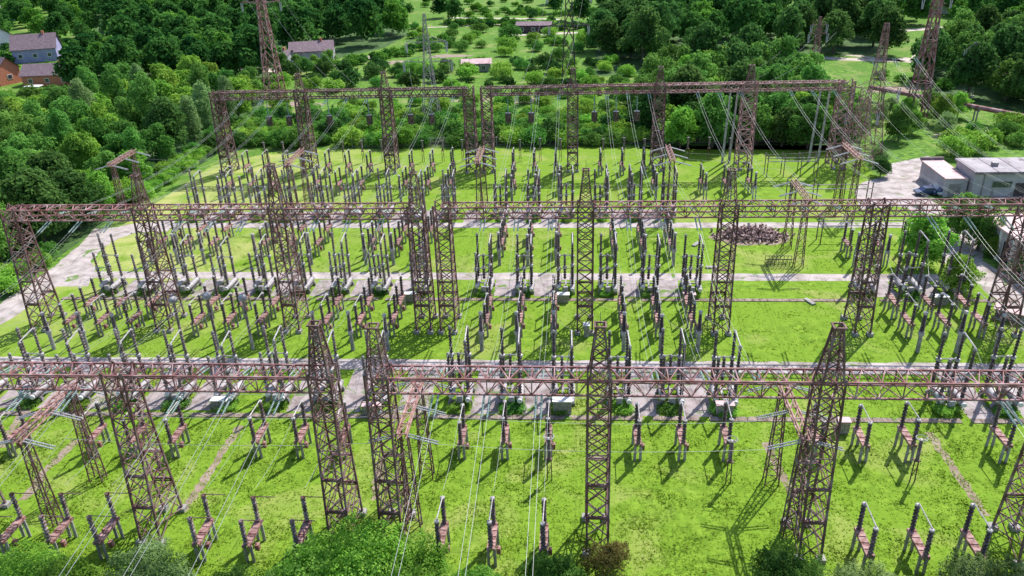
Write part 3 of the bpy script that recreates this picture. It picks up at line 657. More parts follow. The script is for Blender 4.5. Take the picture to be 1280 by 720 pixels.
# ------------------------------------------------------------ transmission pylons behind
def pylon(px, py, h, bw, label, m='steel', arms=((.62, 4.5), (.76, 5.5), (.9, 3.8)), thick=.2, tw=1.0, rz=0.0, wy=None):
    X, Y = G(px, py); t = thing('transmission_pylon', label, 'pylon', (X, Y, 0), rz, 'transmission pylons behind the yard')
    mb = MB(); zk = h * .55
    lattice_col(mb, (0, 0, 0), bw, bw, (0, 0, zk), bw * .42, bw * .42, 5, thick, thick * .5)
    lattice_col(mb, (0, 0, zk), bw * .42, bw * .42, (0, 0, h), tw * .5, tw * .5, 8, thick * .85, thick * .45); mb.build('tower_body', M[m], t)
    for fz, L_ in arms:
        z = h * fz; a = MB(); hw = bw * .2
        for s in (-1, 1):
            for yy in (-hw, hw): a.bar((s * hw, yy, z), (s * L_, 0, z + .2), thick * .7)
            a.bar((s * hw, 0, z + 1.5), (s * L_, 0, z + .2), thick * .7)
            for k in (.35, .65): a.bar((s * L_ * k, -hw * (1 - k), z + .07), (s * L_ * k, 0, z + 1.5 * (1 - k)), thick * .45)
        ao = a.build('crossarm', M[m], t)
        for s in (-1, 1):
            c = MB()
            for dx in (-.25, .25): c.insul((s * L_ + dx, 0, z), (s * L_ + dx * .4, 0, z - 2.4), .14, .25, 6)
            c.build('insulator_string', M['wstr'], ao)
    for sx in (-1, 1):
        for sy in (-1, 1): pass
    for sx in (-1, 1):
        for sy in (-1, 1): MB().box(sx * bw/2 - .4, sy * bw/2 - .4, 0, sx * bw/2 + .4, sy * bw/2 + .4, .35).build('footing', M['conc'], t)
    return (X, Y, h)
PY = []
PY.append(pylon(345, 122, 40, 5.0, 'broad reddish pylon rising behind the back gantry at left', 'rust', thick=.26, tw=3, arms=((.66, 5.5), (.82, 7), (.95, 5))))
PY.append(pylon(540, 150, 26, 4.4, 'slim grey pylon behind the back gantry, left of centre', 'galv', arms=((.56, 6.0), (.74, 5.0)), thick=.15))
PY.append(pylon(711, 112, 42, 4.2, 'tall dark pylon rising out of view at top centre', 'dark', arms=((.42, 5.5), (.62, 6.0)), thick=.3, tw=2.4))
PY.append(pylon(1016, 96, 17, 3.4, 'small faded pylon above the wood at right', 'rust', arms=((.72, 2.6), (.86, 2.2)), thick=.16))
PY.append(pylon(1080, 202, 27, 5.2, 'rusty pylon standing just right of the back gantry', 'rustp', arms=((.55, 4.4),), thick=.14, tw=1.4))
PY.append(pylon(1143, 152, 42, 4.0, 'tall dark rusty pylon right of the meadow', 'rust', arms=((.66, 3.0), (.8, 3.0)), thick=.3, tw=2.6))
PY.append(pylon(1206, 120, 13.6, 2.6, 'small pale grey pylon before the right-hand grove', 'galv', arms=((.5, 2.7), (.68, 3.2), (.85, 2.2)), thick=.13))
PY.append(pylon(1068, 206, 15, 6.0, 'squat rusty lattice stand beside the last back tower', 'rustp', arms=((.7, 3.0),), thick=.13, tw=3))
def line(p, q, sag, r, label): mb = MB(); cable(mb, p, q, sag, r, 20); tag(mb.build('transmission_line', M['wire']), label, 'power line', 'high lines leading away')
TGT = [(-44.6, 0), (-27.2, 1), (-6.35, 2), (28.7, 3)]
for b, k in TGT:
    X, Y, h = PY[k]
    for i in range(3): line((b + (i - 1) * 4.1, YT(146) + 1, 15.4), (X + (i - 1) * 5, Y, h * .75), 3.0, .013, f'{TRI[i]} line from the {BAYS[b]} bay up to a pylon behind')
for i in range(4):
    X, Y, h = PY[6]; line((X + (-2.6, 2.6, -3, 3)[i], Y, (6.6, 6.6, 9, 9)[i]), (X + 90, Y - 40 - 8 * i, 13), 3.5, .03, f"{('lowest', 'low', 'high', 'highest')[i]} line running right from the small pale pylon")
X, Y, h = PY[4]
for i in range(3): line((X + (i - 1) * 4, Y, 17), (X + 2 + (i - 1) * 4.5, YT(83.2) + 1, 15.7), 4.5, .009, f'{TRI[i]} line from the rusty pylon forward over the concrete yard')

# ------------------------------------------------------------ fence, pipeline
t = thing('fence', 'long pale mesh fence between the yard and the shrubs behind', 'fence', (-50, YT(162.5), 0))
mb = MB()
for z in (.15, 1.0, 1.9): mb.bar((0, 0, z), (106, 0, z), .08)
for i in range(530): mb.bar((i * .2, 0, .1), (i * .2, 0, 1.95), .025)
mb.build('mesh_panel', M['galv'], t)
pm = MB().box(-.09, -.09, 0, .09, .09, 2.1).mesh('post', M['conc'])
for i in range(36): link('post', pm, t, (i * 3.03, -.12, 0))
a = Vector((*G(1088, 109, 3.2), 3.2)); b = Vector((*G(1290, 147, 3.2), 3.2))
t = thing('pipeline', 'rusty elevated pipeline crossing the meadow at right on short supports', 'pipeline', (0, 0, 0))
mb = MB(); mb.tube(a, a + (b - a) * 1.5, .55, 8); mb.build('pipe', M['rust'], t)
mb = MB(); o_ = Vector((0, 1.1, -.1)); mb.tube(a + o_, a + o_ + (b - a) * 1.5, .3, 8); mb.build('pipe', M['galv'], t)
for i in range(7):
    c = a + (b - a) * (i + .5) / 5; mb = MB()
    for s in (-.5, .9): mb.tube((c.x, c.y + s, 0), (c.x, c.y + s, 2.7), .18, 6)
    mb.box(c.x - .3, c.y - .8, 2.4, c.x + .3, c.y + 1.5, 2.65); mb.build('support', M['conc'], t)

# ------------------------------------------------------------ buildings
def gable_house(X, Y, w_, d, h, rh, rz, wm, rm, label, nwin=3, chim=True):
    t = thing('house', label, 'house', (X, Y, 0), rz, 'village houses among the trees')
    mb = MB(); mb.box(-w_/2, -d/2, 0, w_/2, d/2, h)
    for s in (-1, 1): mb.quad((s * w_/2, -d/2, h), (s * w_/2, d/2, h), (s * w_/2, 0, h + rh))
    mb.build('wall', M[wm], t)
    e = .5; mb = MB()
    for s in (-1, 1):
        mb.quad((-w_/2 - e, s * (d/2 + e), h - rh * e / (d/2) + .06), (w_/2 + e, s * (d/2 + e), h - rh * e / (d/2) + .06), (w_/2 + e, 0, h + rh + .06), (-w_/2 - e, 0, h + rh + .06))
        mb.quad((-w_/2 - e, s * (d/2 + e), h - rh * e / (d/2) + .22), (w_/2 + e, s * (d/2 + e), h - rh * e / (d/2) + .22), (w_/2 + e, 0, h + rh + .22), (-w_/2 - e, 0, h + rh + .22))
    r = mb.build('roof', M[rm], t)
    if chim: MB().box(w_*.2, -.4, h + rh * .6, w_*.2 + .8, .4, h + rh + 1.1).build('chimney', M['brick'], r)
    for k in range(nwin):
        x = -w_/2 + w_ * (k + .5) / nwin; win = MB().box(x - .75, -d/2 - .08, h*.5 - .8, x + .75, -d/2 - .003, h*.5 + .7).build('window', M['white'], t)
        MB().box(x - .62, -d/2 - .1, h*.5 - .66, x + .62, -d/2 - .083, h*.5 + .57).build('pane', M['pane'], win)
    for s in (1,):
        win = MB().box(w_/2 + .003, -.9, h*.5 - .8, w_/2 + .08, .9, h*.5 + .7).build('window', M['white'], t); MB().box(w_/2 + .083, -.75, h*.5 - .65, w_/2 + .1, .75, h*.5 + .55).build('pane', M['pane'], win)
    return t
def HP(px, py): x, y = G(px, py); return x, y
gable_house(*HP(50, 75), 15, 10, 5, 4.5, .35, 'bluew', 'roofm', 'large house with bluish walls and long brown roof among the left trees')
gable_house(*HP(0, 104), 12, 8, 5, 3.5, -.35, 'brick', 'roofm', 'orange brick gabled house at the left edge')
gable_house(*HP(68, 104), 16, 8, 3.5, 2.8, .1, 'brick', 'roofm', 'low brick house with purplish roof below the large bluish house')
gable_house(*HP(-3, 64), 11, 10, 6, 3.5, -.5, 'white', 'roofr', 'white house with pink roof at the left edge')
gable_house(*HP(118, 62), 9, 7, 3, 1.4, .15, 'white', 'roofr', 'small outbuilding with pale pink roof against dark trees')
gable_house(*HP(16, 24), 14, 9, 4, 3, .1, 'bluew', 'roofp', 'distant house with pale roof near the upper left corner')
gable_house(*HP(392, 74), 15, 9, 3.6, 2.6, .2, 'lilac', 'roofm', 'farmhouse with brown roof beside the pale lane')
gable_house(*HP(350, 79), 9, 7, 3, 1.4, -.1, 'lilac', 'roofm', 'low shed left of the farmhouse behind the reddish pylon')
gable_house(*HP(226, 24), 22, 7, 3, 1.2, 0, 'white', 'roofp', 'long pale shed high among the upper left trees', 6, False)
gable_house(*HP(668, 40), 14, 6, 3, 1, -.1, 'dark', 'roofm', 'dark low shed left of the tall dark pylon', 3, False)
gable_house(*HP(596, 88), 9, 5, 2.6, 1, .1, 'conc', 'roofr', 'tiny shed with pinkish roof in the scrub left of centre', 2, False)
gable_house(*HP(1160, 16), 18, 9, 4, 2, -.1, 'white', 'roofr', 'pale house among trees near the top right', 4)
gable_house(*HP(1262, 6), 24, 9, 4, 2, -.1, 'lilac', 'roofp', 'long pale house in the top right corner', 5)
tag(MB().box(-2.5, -1.4, 0, 2.5, 1.4, .25).build('boat_shed', M['white'], None, (*HP(44, 117), 2.2)), 'pale flat canopy lying left among the treetops below the brick house', 'canopy')
bpy.data.objects['boat_shed'].name = 'canopy'
for i in range(4): 
    pass
# warehouse at the right
x0, y0 = G(1201, 249); x0 += 1.5; 
t = thing('warehouse', 'long pale warehouse with flat felt roof at the right edge', 'warehouse', (x0, y0, 0), 0, 'low buildings at the right')
Lw, Dw, Hw = 44, 7.5, 4.8
MB().box(0, 0, 0, Lw, Dw, Hw).build('wall', M['lilac'], t)
mb = MB(); mb.box(-.3, -.5, Hw + .003, Lw, Dw + .3, Hw + .35); rf = mb.build('roof', M['roofp'], t); MB().box(-.32, -.56, Hw - .1, Lw, -.503, Hw + .2).build('fascia', M['roofm'], rf)
for k in range(6):
    wn = MB().box(3.2 + k * 6.5, -.07, 2.1, 6.6 + k * 6.5, -.003, 3.3).build('window', M['galv'], t)
    g_ = MB()
    for c in range(4): g_.box(3.3 + k * 6.5 + c * .82, -.1, 2.2, 4.04 + k * 6.5 + c * .82, -.073, 3.2)
    g_.build('pane', M['pane'], wn)
MB().box(-.2, -.4, 0, Lw, -.003, .5).build('plinth', M['conc'], t)
for k in range(5): MB().box(4 + k * 8, 2.6, Hw + .352, 4.9 + k * 8, 3.5, Hw + 1.0).build('roof_vent', M['galv'], rf); MB().box(1.6 + k * 8.5, -.16, .5, 1.75 + k * 8.5, -.01, Hw - .12).build('downpipe', M['galv'], t)
for k in range(12): MB().box(k * 3.6 - .04, -.48, Hw + .352, k * 3.6 + .04, Dw + .2, Hw + .40).build('roof_seam', M['roofm'], rf)
MB().box(7.2, -.09, .5, 9.0, -.004, 2.9).build('door', M['dark'], t)
t = thing('garage_annex', 'lower annex with pinkish roof joined to the left end of warehouse', 'annex', (x0, y0, 0), 0, 'low buildings at the right')
MB().box(-4.2, 1.2, 0, -.35, 12, 3.3).build('wall', M['lilac'], t); MB().box(-4.4, 1.0, 3.303, -.35, 12.2, 3.5).build('roof', M['roofr'], t); MB().box(-4.5, 12.0, 3.503, -.35, 12.4, 4.0).build('parapet', M['roofm'], t)
MB().box(-3.4, 1.14, 0, -1.4, 1.197, 2.4).build('door', M['galv'], t)
# flat building at the right edge, below the warehouse
ax, ay = G(1226, 268, 5.0); bx, by = G(1285, 308, 5.0); ang = math.atan2(by - ay, bx - ax)
t = thing('storehouse', 'storehouse with broad pinkish flat roof cut by the right edge', 'storehouse', (ax, ay, 0), ang, 'low buildings at the right')
MB().box(.3, .4, 0, 26, 16, 4.7).build('wall', M['lilac'], t); MB().box(0, 0, 4.703, 26.3, 16.4, 5.0).build('roof', M['roofr'], t)
for k in range(6): MB().box(2 + k * 3.4, .15, 0, 2.5 + k * 3.4, .397, 4.7).build('pilaster', M['white'], t); MB().box(3.2 + k * 3.4, .33, 0, 4.9 + k * 3.4, .397, 3.4).build('door', M['pane'], t)
def car(px, py, rz, m, label):
    X, Y = G(px, py); t = thing('parked_car', label, 'car', (X, Y, .02), rz, 'cars parked by the annex')
    pr = [(-2.1, .35), (-2.15, .75), (-1.3, .92), (-.7, 1.4), (.9, 1.42), (1.5, .95), (2.1, .85), (2.15, .4)]
    mb = MB(); n = len(pr)
    for s in (-.85, .85):
        for x, z in pr: mb.v.append((x, s * (.82 if z > 1.2 else 1), z))
    mb.f.append(tuple(range(n))); mb.f.append(tuple(range(2 * n - 1, n - 1, -1)))
    for i in range(n): j = (i + 1) % n; mb.f.append((i, j, n + j, n + i))
    mb.build('body', M[m], t)
    mb = MB(); mb.box(-.75, -.80, .98, .85, .80, 1.33); mb.build('window', M['pane'], t)
    for x in (-1.3, 1.35):
        for s in (-1, 1):
            wl = MB(); wl.lathe((x, s * .72, .32), [(0, .32), (.2, .32)], 12, (0, s, 0)); wh = wl.build('wheel', M['tyre'], t); r = MB(); r.lathe((x, s * .93, .32), [(0, .17), (.02, .17)], 10, (0, s, 0)); r.build('rim', M['cap'], wh)
car(1158, 243, .1, 'carb', 'dark blue car parked before the annex, left one'); car(1170, 241, 1.4, 'carw', 'pale car parked before the annex, between dark ones'); car(1178, 243, .2, 'carb', 'dark car parked by the annex, nearest the warehouse')

# ------------------------------------------------------------ vegetation
def crown_mesh(name, seed, r, h, nl, nleaf, leaf, m, base=0.25, shape='round', hang=0.0):
    g = np.random.default_rng(seed); C_ = []; R_ = []
    for i in range(nl):
        if shape == 'tall': z = h * (base + (1 - base) * (i + .5) / nl); q = r * (.55 + .45 * math.sin(math.pi * min(1, (i + 1.2) / (nl + 1)))) ; a = g.random() * 6.28; d_ = q * .45 * g.random(); rr = q * g.uniform(.55, .8)
        elif shape == 'bush': a = g.random() * 6.28; d_ = r * .75 * math.sqrt(g.random()); z = h * g.uniform(.2, .62) * (1.15 - .5 * d_ / r); rr = r * g.uniform(.28, .48)
        else: a = g.random() * 6.28; u = g.random(); z = h * (base + (1 - base) * (.12 + .74 * u)); d_ = r * math.sqrt(g.random()) * .86 * math.sin(math.pi * (.26 + .66 * u)) ** .8 * g.uniform(.7, 1.1); rr = r * g.uniform(.2, .4)
        C_.append((d_ * math.cos(a), d_ * math.sin(a), z)); R_.append(rr)
    C_ = np.array(C_); R_ = np.array(R_); nsh = {'bush': 60, 'tall': 40}.get(shape, 70); nl0 = nl; pr = R_ ** 2 / (R_ ** 2).sum(); idx = g.choice(nl, nleaf, p=pr)
    n_ = g.normal(size=(nleaf, 3)); n_ /= np.linalg.norm(n_, axis=1)[:, None]; n_[:, 2] = np.where(n_[:, 2] < -.35, -n_[:, 2], n_[:, 2])
    # sub-clumps on every lobe give light and dark patches
    sub = g.normal(size=(nl, 22, 3)); sub /= np.linalg.norm(sub, axis=2)[:, :, None]
    dots = np.einsum('ij,ikj->ik', n_, sub[idx]).max(axis=1)
    rad = R_[idx] * (.62 + .52 * np.clip((dots - .62) / .38, 0, 1) + g.normal(size=nleaf) * .06) * np.where(g.random(nleaf) < .12, g.uniform(.4, .9, nleaf), 1)
    p = C_[idx] + n_ * rad[:, None]
    # leafy shoots breaking the outline
    sdir = g.normal(size=(nsh, 3)); sdir[:, 2] = np.abs(sdir[:, 2]) + .35; sdir /= np.linalg.norm(sdir, axis=1)[:, None]; slobe = g.integers(0, nl, nsh); slen = R_[slobe] * g.uniform(1.1, 1.55, nsh)
    ks = g.random(nleaf) < .2; which = g.integers(0, nsh, nleaf); tt = .55 + .45 * g.random(nleaf) ** .7
    q_ = C_[slobe[which]] + sdir[which] * (slen[which] * tt)[:, None] + g.normal(size=(nleaf, 3)) * (R_[slobe[which]] * (1.25 - tt) * .22)[:, None]
    p = np.where(ks[:, None], q_, p)
    p[:, 2] -= hang * g.random(nleaf) * np.linalg.norm(p[:, :2], axis=1)
    p[:, 2] = np.maximum(p[:, 2], .1)
    nn = n_ + g.normal(size=(nleaf, 3)) * .55; nn[:, 2] += .15; nn /= np.linalg.norm(nn, axis=1)[:, None]
    up_ = g.normal(size=(nleaf, 3)); u = np.cross(nn, up_); u /= np.linalg.norm(u, axis=1)[:, None] + 1e-9; v = np.cross(nn, u)
    s_ = leaf * g.uniform(.6, 1.35, nleaf)[:, None]; asp = g.uniform(.5, .9, nleaf)[:, None]
    V = np.stack([p - u * s_, p - v * s_ * asp + nn * s_ * .15, p + u * s_, p + v * s_ * asp + nn * s_ * .15], 1).reshape(-1, 3)
    me = bpy.data.meshes.new(name); me.vertices.add(len(V)); me.vertices.foreach_set('co', V.ravel())
    me.loops.add(nleaf * 4); me.loops.foreach_set('vertex_index', np.arange(nleaf * 4, dtype=np.int32))
    me.polygons.add(nleaf); me.polygons.foreach_set('loop_start', np.arange(0, nleaf * 4, 4, dtype=np.int32)); me.polygons.foreach_set('loop_total', np.full(nleaf, 4, dtype=np.int32))
    me.update(); me.validate(); me.materials.append(m); return me
def trunk_mesh(h, r, seed, limbs=5, m='bark'):
    g = random.Random(seed); mb = MB(); top = Vector((g.uniform(-.3, .3), g.uniform(-.3, .3), h * .62)); mid_ = Vector((g.uniform(-.15, .15), g.uniform(-.15, .15), h * .3))
    mb.tube((0, 0, -.1), mid_, r, 7, r * .75); mb.tube(mid_, top, r * .75, 7, r * .35)
    for i in range(limbs):
        a = 6.283 * i / limbs + g.random(); s = mid_.lerp(top, g.uniform(.0, .9)); e = s + Vector((math.cos(a), math.sin(a), 1.0)) * h * g.uniform(.14, .25); mb.tube(s, e, r * .4, 5, r * .12)
    return mb.mesh('trunk', M[m])
SPEC = {}
def species(key, colour, r, h, nl, nleaf, leaf, shape='round', base=.25, hang=0, nvar=3):
    SPEC[key] = [(crown_mesh('crown', 100 * len(SPEC) + i, r, h, nl, nleaf, leaf, LEAF[colour], base, shape, hang), trunk_mesh(h, .035 * h ** .9 * (.6 if shape == 'bush' else 1), i + 5 * len(SPEC))) for i in range(nvar)]
species('mid', 'mid', 5.0, 11, 34, 8500, .24, base=.08, nvar=3)
species('bright', 'bright', 4.2, 9.5, 32, 8000, .22, base=.06, nvar=3)
species('dark', 'dark', 6.0, 12.5, 36, 7500, .32, base=.06, nvar=3)
species('tall', 'grey', 3.0, 12.5, 16, 6500, .19, 'tall', .08, .12, nvar=2)
species('tallm', 'mid', 3.2, 13, 16, 6500, .21, 'tall', .08, 0, nvar=2)
species('bush', 'bright', 2.6, 3.0, 20, 4200, .15, 'bush', nvar=3)
species('bushm', 'mid', 2.6, 3.2, 20, 4200, .15, 'bush', nvar=2)
species('bushd', 'dark', 2.6, 3.2, 14, 2200, .2, 'bush', nvar=2)
species('willow', 'grey', 4.6, 8, 20, 5200, .2, 'round', .1, .25, nvar=1)
# finer foliage for what stands close to the camera
species('nbush', 'mid', 3.8, 4.4, 34, 26000, .085, 'bush', nvar=2)
species('ngrey', 'grey', 3.5, 3.9, 32, 22000, .08, 'bush', nvar=1)
species('nbrown', 'brown', 1.9, 3.8, 18, 7500, .06, 'bush', nvar=1)
species('nbright', 'bright', 3.4, 3.6, 32, 22000, .085, 'bush', nvar=1)
ntree = 0
def tree(key, X, Y, s, label, name='deciduous_tree', cat='tree', group=None, sz=None):
    global ntree; ntree += 1
    cm, tm = SPEC[key][ntree % len(SPEC[key])]
    t = thing(name, label, cat, (X, Y, 0), random.random() * 6.28, group); t.scale = (s, s, sz or s * random.uniform(.88, 1.15))
    link('crown', cm, t); link('trunk', tm, t); return t
def inpoly(x, y, p):
    c = False; j = len(p) - 1
    for i in range(len(p)):
        if (p[i][1] > y) != (p[j][1] > y) and x < (p[j][0] - p[i][0]) * (y - p[i][1]) / (p[j][1] - p[i][1]) + p[i][0]: c = not c
        j = i
    return c
PL = []; FAR = []
def fill(poly, dmin, keys, smin, smax, label, group, maxn=200, name='deciduous_tree', cat='tree', clear=0):
    gx = [G(*p) for p in poly]; x0 = min(p[0] for p in gx); x1 = max(p[0] for p in gx); y0_ = min(p[1] for p in gx); y1_ = max(p[1] for p in gx)
    n = 0; r = random.Random(len(PL) + 11)
    for _ in range(int((x1 - x0) * (y1_ - y0_) / (dmin * dmin) * 9) + 50):
        if n >= maxn: break
        X, Y = r.uniform(x0, x1), r.uniform(y0_, y1_)
        if not inpoly(*P(X, Y), poly): continue
        s = r.uniform(smin, smax); d_ = dmin * (.75 + .5 * (s - smin) / (smax - smin + 1e-6))
        if any((X - a) ** 2 + (Y - b) ** 2 < (.5 * (d_ + q)) ** 2 for a, b, q in PL): continue
        PL.append((X, Y, d_)); k = r.choice(keys); n += 1
        if group is None: FAR.append((k, X, Y, s, r.random() * 6.28)); continue
        kn = {'mid': 'mid-green round', 'bright': 'bright green', 'dark': 'dark green', 'tall': 'slender grey-green', 'tallm': 'slender tall', 'bush': 'bright', 'bushm': 'mid-green', 'bushd': 'dark', 'willow': 'drooping grey-green'}[k]
        tree(k, X, Y, s, f'{kn} {cat} {label}', name, cat, f'{kn} {cat}s {group}')
    return n
# keep clear spots around houses and lanes
for px, py in ((50, 75), (0, 104), (68, 104), (-3, 64), (118, 62), (392, 74), (350, 79), (44, 117), (35, 82), (60, 84), (20, 108), (80, 110), (2, 112), (100, 66), (125, 68), (402, 80)):
    x, y = G(px, py); PL.append((x, y, 15 if px < 200 else 11))
# left wood (base points, in the order front edge to back)
fill([(-160, 430), (0, 352), (75, 308), (128, 268), (190, 222), (235, 196), (150, 186), (0, 190), (-160, 220)], 6.2, ['mid', 'mid', 'bright', 'bright', 'dark', 'tallm'], .75, 1.1, 'in the wood left of the yard', 'in the wood left of the yard', 150)
fill([(-100, 215), (0, 190), (150, 188), (235, 196), (300, 160), (320, 128), (250, 108), (130, 132), (100, 158), (0, 168), (-100, 172)], 6.6, ['mid', 'bright', 'bright', 'tall', 'tallm', 'mid'], .8, 1.2, 'behind the left wood edge', 'behind the left wood edge', 130)
fill([(0, 378), (40, 340), (85, 306), (112, 282), (190, 240), (262, 196), (240, 192), (150, 244), (75, 290), (0, 340)], 2.8, ['bush', 'bush', 'bushm'], .7, 1.25, 'along the left wood edge', 'along the left wood edge', 70, 'shrub', 'shrub')
fill([(90, 118), (250, 106), (340, 104), (340, 78), (230, 66), (130, 80), (95, 100)], 8.5, ['dark', 'dark', 'mid'], .95, 1.35, 'in the dark grove right of the houses', None, 60)
fill([(130, 66), (330, 70), (470, 58), (505, 44), (500, 2), (100, 2), (110, 40)], 10.5, ['dark', 'dark', 'dark', 'mid'], .95, 1.4, 'on the upper left slope', None, 110)
fill([(0, 168), (100, 156), (125, 134), (92, 116), (0, 124), (-60, 126), (-60, 172)], 5, ['bush', 'bushd', 'bushm'], .9, 1.5, 'below the brick houses', 'below the brick houses', 50, 'shrub', 'shrub')
fill([(0, 116), (95, 114), (110, 60), (-60, 60), (-60, 116)], 5.5, ['bushd', 'bushm', 'bushd'], .9, 1.5, 'between the village houses', None, 60)
fill([(0, 54), (110, 58), (130, 30), (100, 2), (-60, 2), (-60, 54)], 10, ['dark', 'mid', 'dark'], .7, 1.1, 'around the upper left houses', None, 60)
# shrubs directly behind the yard
fill([(240, 196), (300, 184), (520, 183), (800, 181), (800, 160), (300, 150), (250, 170)], 3.1, ['bush', 'bushm', 'bushm', 'bush', 'bushd'], .8, 1.5, 'in the thicket behind the back gantry', 'in the thicket behind the back gantry', 150, 'shrub', 'shrub')
fill([(300, 150), (800, 160), (790, 128), (560, 130), (300, 135)], 6, ['bush', 'bush', 'bushm'], .7, 1.3, 'on rough ground behind the thicket', 'on rough ground behind the thicket', 50, 'shrub', 'shrub')
# scrub meadow in the upper middle
fill([(330, 120), (560, 108), (560, 84), (400, 92), (330, 104)], 7.5, ['bushm', 'bush', 'bushd'], .9, 1.6, 'on the meadow below the lane', 'on the meadow below the lane', 26, 'shrub', 'shrub')
fill([(560, 124), (790, 124), (780, 78), (570, 82)], 6.4, ['bushm', 'bush', 'bush', 'bushd'], .6, 1.35, 'on the scrub right of the slim pylon', 'on the scrub right of the slim pylon', 50, 'shrub', 'shrub')
fill([(500, 62), (720, 78), (740, 46), (510, 34)], 11, ['bushm', 'bush', 'bush', 'bushm'], .8, 1.7, 'in the upper central meadow', 'in the upper central meadow', 46, 'shrub', 'shrub')
fill([(510, 28), (740, 30), (760, 2), (510, 2)], 15, ['bushd', 'bush', 'bushm', 'dark'], .7, 1.4, 'on the top central slope', None, 50, 'shrub', 'shrub')
fill([(340, 100), (425, 92), (428, 84), (345, 90)], 4.5, ['mid', 'bright'], .45, .62, 'in front of the farmhouse', 'in front of the farmhouse', 9)
# groves
for j, pl in enumerate(([(560, 32), (760, 40), (760, 35), (560, 27)], [(620, 52), (745, 60), (745, 56), (620, 47)], [(380, 96), (560, 60), (560, 56), (380, 90)], [(600, 18), (760, 22), (760, 18), (600, 14)], [(500, 48), (640, 66), (640, 62), (500, 44)], [(1100, 100), (1180, 112), (1180, 108), (1100, 96)])):
    fill(pl, 3.4, ['bushm', 'bushd', 'bushm'], .6, 1.1, 'in a hedge row on the far meadow', None, 60)
fill([(742, 92), (800, 90), (840, 50), (800, 24), (750, 40)], 8, ['dark'], 1.0, 1.35, 'in the dark clump right of the tall pylon', 'in the dark clump right of the tall pylon', 18)
fill([(805, 186), (1060, 190), (1062, 160), (990, 118), (920, 96), (850, 98), (800, 125), (805, 160)], 6.0, ['mid', 'mid', 'bright', 'mid', 'dark'], .8, 1.2, 'in the wood behind the red gantry', 'in the wood behind the red gantry', 120)
fill([(820, 182), (1040, 186), (1040, 174), (820, 170)], 4.2, ['dark', 'dark'], .6, .8, 'at the shady foot of the wood', 'at the shady foot of the wood', 30)
fill([(800, 60), (960, 62), (975, 20), (960, 2), (760, 2), (790, 20)], 10, ['dark', 'dark', 'mid'], .9, 1.3, 'in the dark wood at top centre', None, 60)
fill([(975, 66), (1105, 70), (1108, 40), (1080, 16), (980, 20)], 9, ['dark'], 1.0, 1.4, 'in the dark clump left of the dirt lane', 'in the dark clump left of the dirt lane', 22)
fill([(1150, 108), (1290, 140), (1400, 150), (1400, 60), (1290, 56), (1180, 66)], 8, ['mid', 'dark', 'dark', 'mid'], .9, 1.35, 'in the right-hand grove', 'in the right-hand grove', 60)
fill([(1100, 30), (1400, 50), (1400, 2), (1100, 2)], 12, ['dark', 'mid', 'dark'], .8, 1.2, 'on the top right slope', None, 60)
fill([(1060, 180), (1180, 176), (1210, 150), (1160, 140), (1060, 140)], 6.5, ['mid', 'willow', 'bright'], .5, .72, 'left of the warehouse yard', 'left of the warehouse yard', 16)
fill([(1175, 198), (1290, 182), (1400, 190), (1400, 176), (1260, 160), (1180, 176)], 4.6, ['bush', 'bush', 'bushm'], .8, 1.5, 'behind the warehouse', 'behind the warehouse', 26, 'shrub', 'shrub')
# everything far off reads as one mass of wood: one object
VV = []; MI = []; slots = ['mid', 'bright', 'dark', 'grey']
far_m = {'mid': leafmat('far_leaf_mid', (0.055, 0.17, 0.025), (0.18, 0.38, 0.055), 0, .12), 'bright': leafmat('far_leaf_bright', (0.07, 0.19, 0.02), (0.16, 0.33, 0.04), 0, .12), 'dark': leafmat('far_leaf_dark', (0.025, 0.095, 0.024), (0.105, 0.25, 0.05), 0, .1), 'grey': LEAF['grey']}
colour_of = {'mid': 0, 'bright': 1, 'dark': 2, 'tall': 3, 'tallm': 0, 'bush': 1, 'bushm': 0, 'bushd': 2, 'willow': 3}
for i, (k, X, Y, s, a) in enumerate(FAR):
    cm = SPEC[k][i % len(SPEC[k])][0]; co = np.empty(len(cm.vertices) * 3, dtype=np.float64); cm.vertices.foreach_get('co', co); co = co.reshape(-1, 4, 3)
    stp = 3 if k[:4] != 'bush' else 4; co = co[::stp]; c_ = co.mean(axis=1, keepdims=True); co = c_ + (co - c_) * (stp ** .5) * .95
    ca, sa = math.cos(a) * s, math.sin(a) * s; q = np.stack([co[..., 0] * ca - co[..., 1] * sa + X, co[..., 0] * sa + co[..., 1] * ca + Y, co[..., 2] * s], -1)
    VV.append(q.reshape(-1, 3)); MI.append(np.full(len(co), colour_of[k] , dtype=np.int32))
VV = np.concatenate(VV); MI = np.concatenate(MI); nf = len(MI); me = bpy.data.meshes.new('distant_wood')
me.vertices.add(len(VV)); me.vertices.foreach_set('co', VV.ravel()); me.loops.add(nf * 4); me.loops.foreach_set('vertex_index', np.arange(nf * 4, dtype=np.int32))
me.polygons.add(nf); me.polygons.foreach_set('loop_start', np.arange(0, nf * 4, 4, dtype=np.int32)); me.polygons.foreach_set('loop_total', np.full(nf, 4, dtype=np.int32))
for k in slots: me.materials.append(far_m[k])
me.polygons.foreach_set('material_index', MI); me.update(); me.validate()
tag(link('distant_wood', me), 'dark woods and groves covering the far slopes behind the yard', 'wood', kind='stuff')
print('FAR', len(FAR), 'faces', nf)
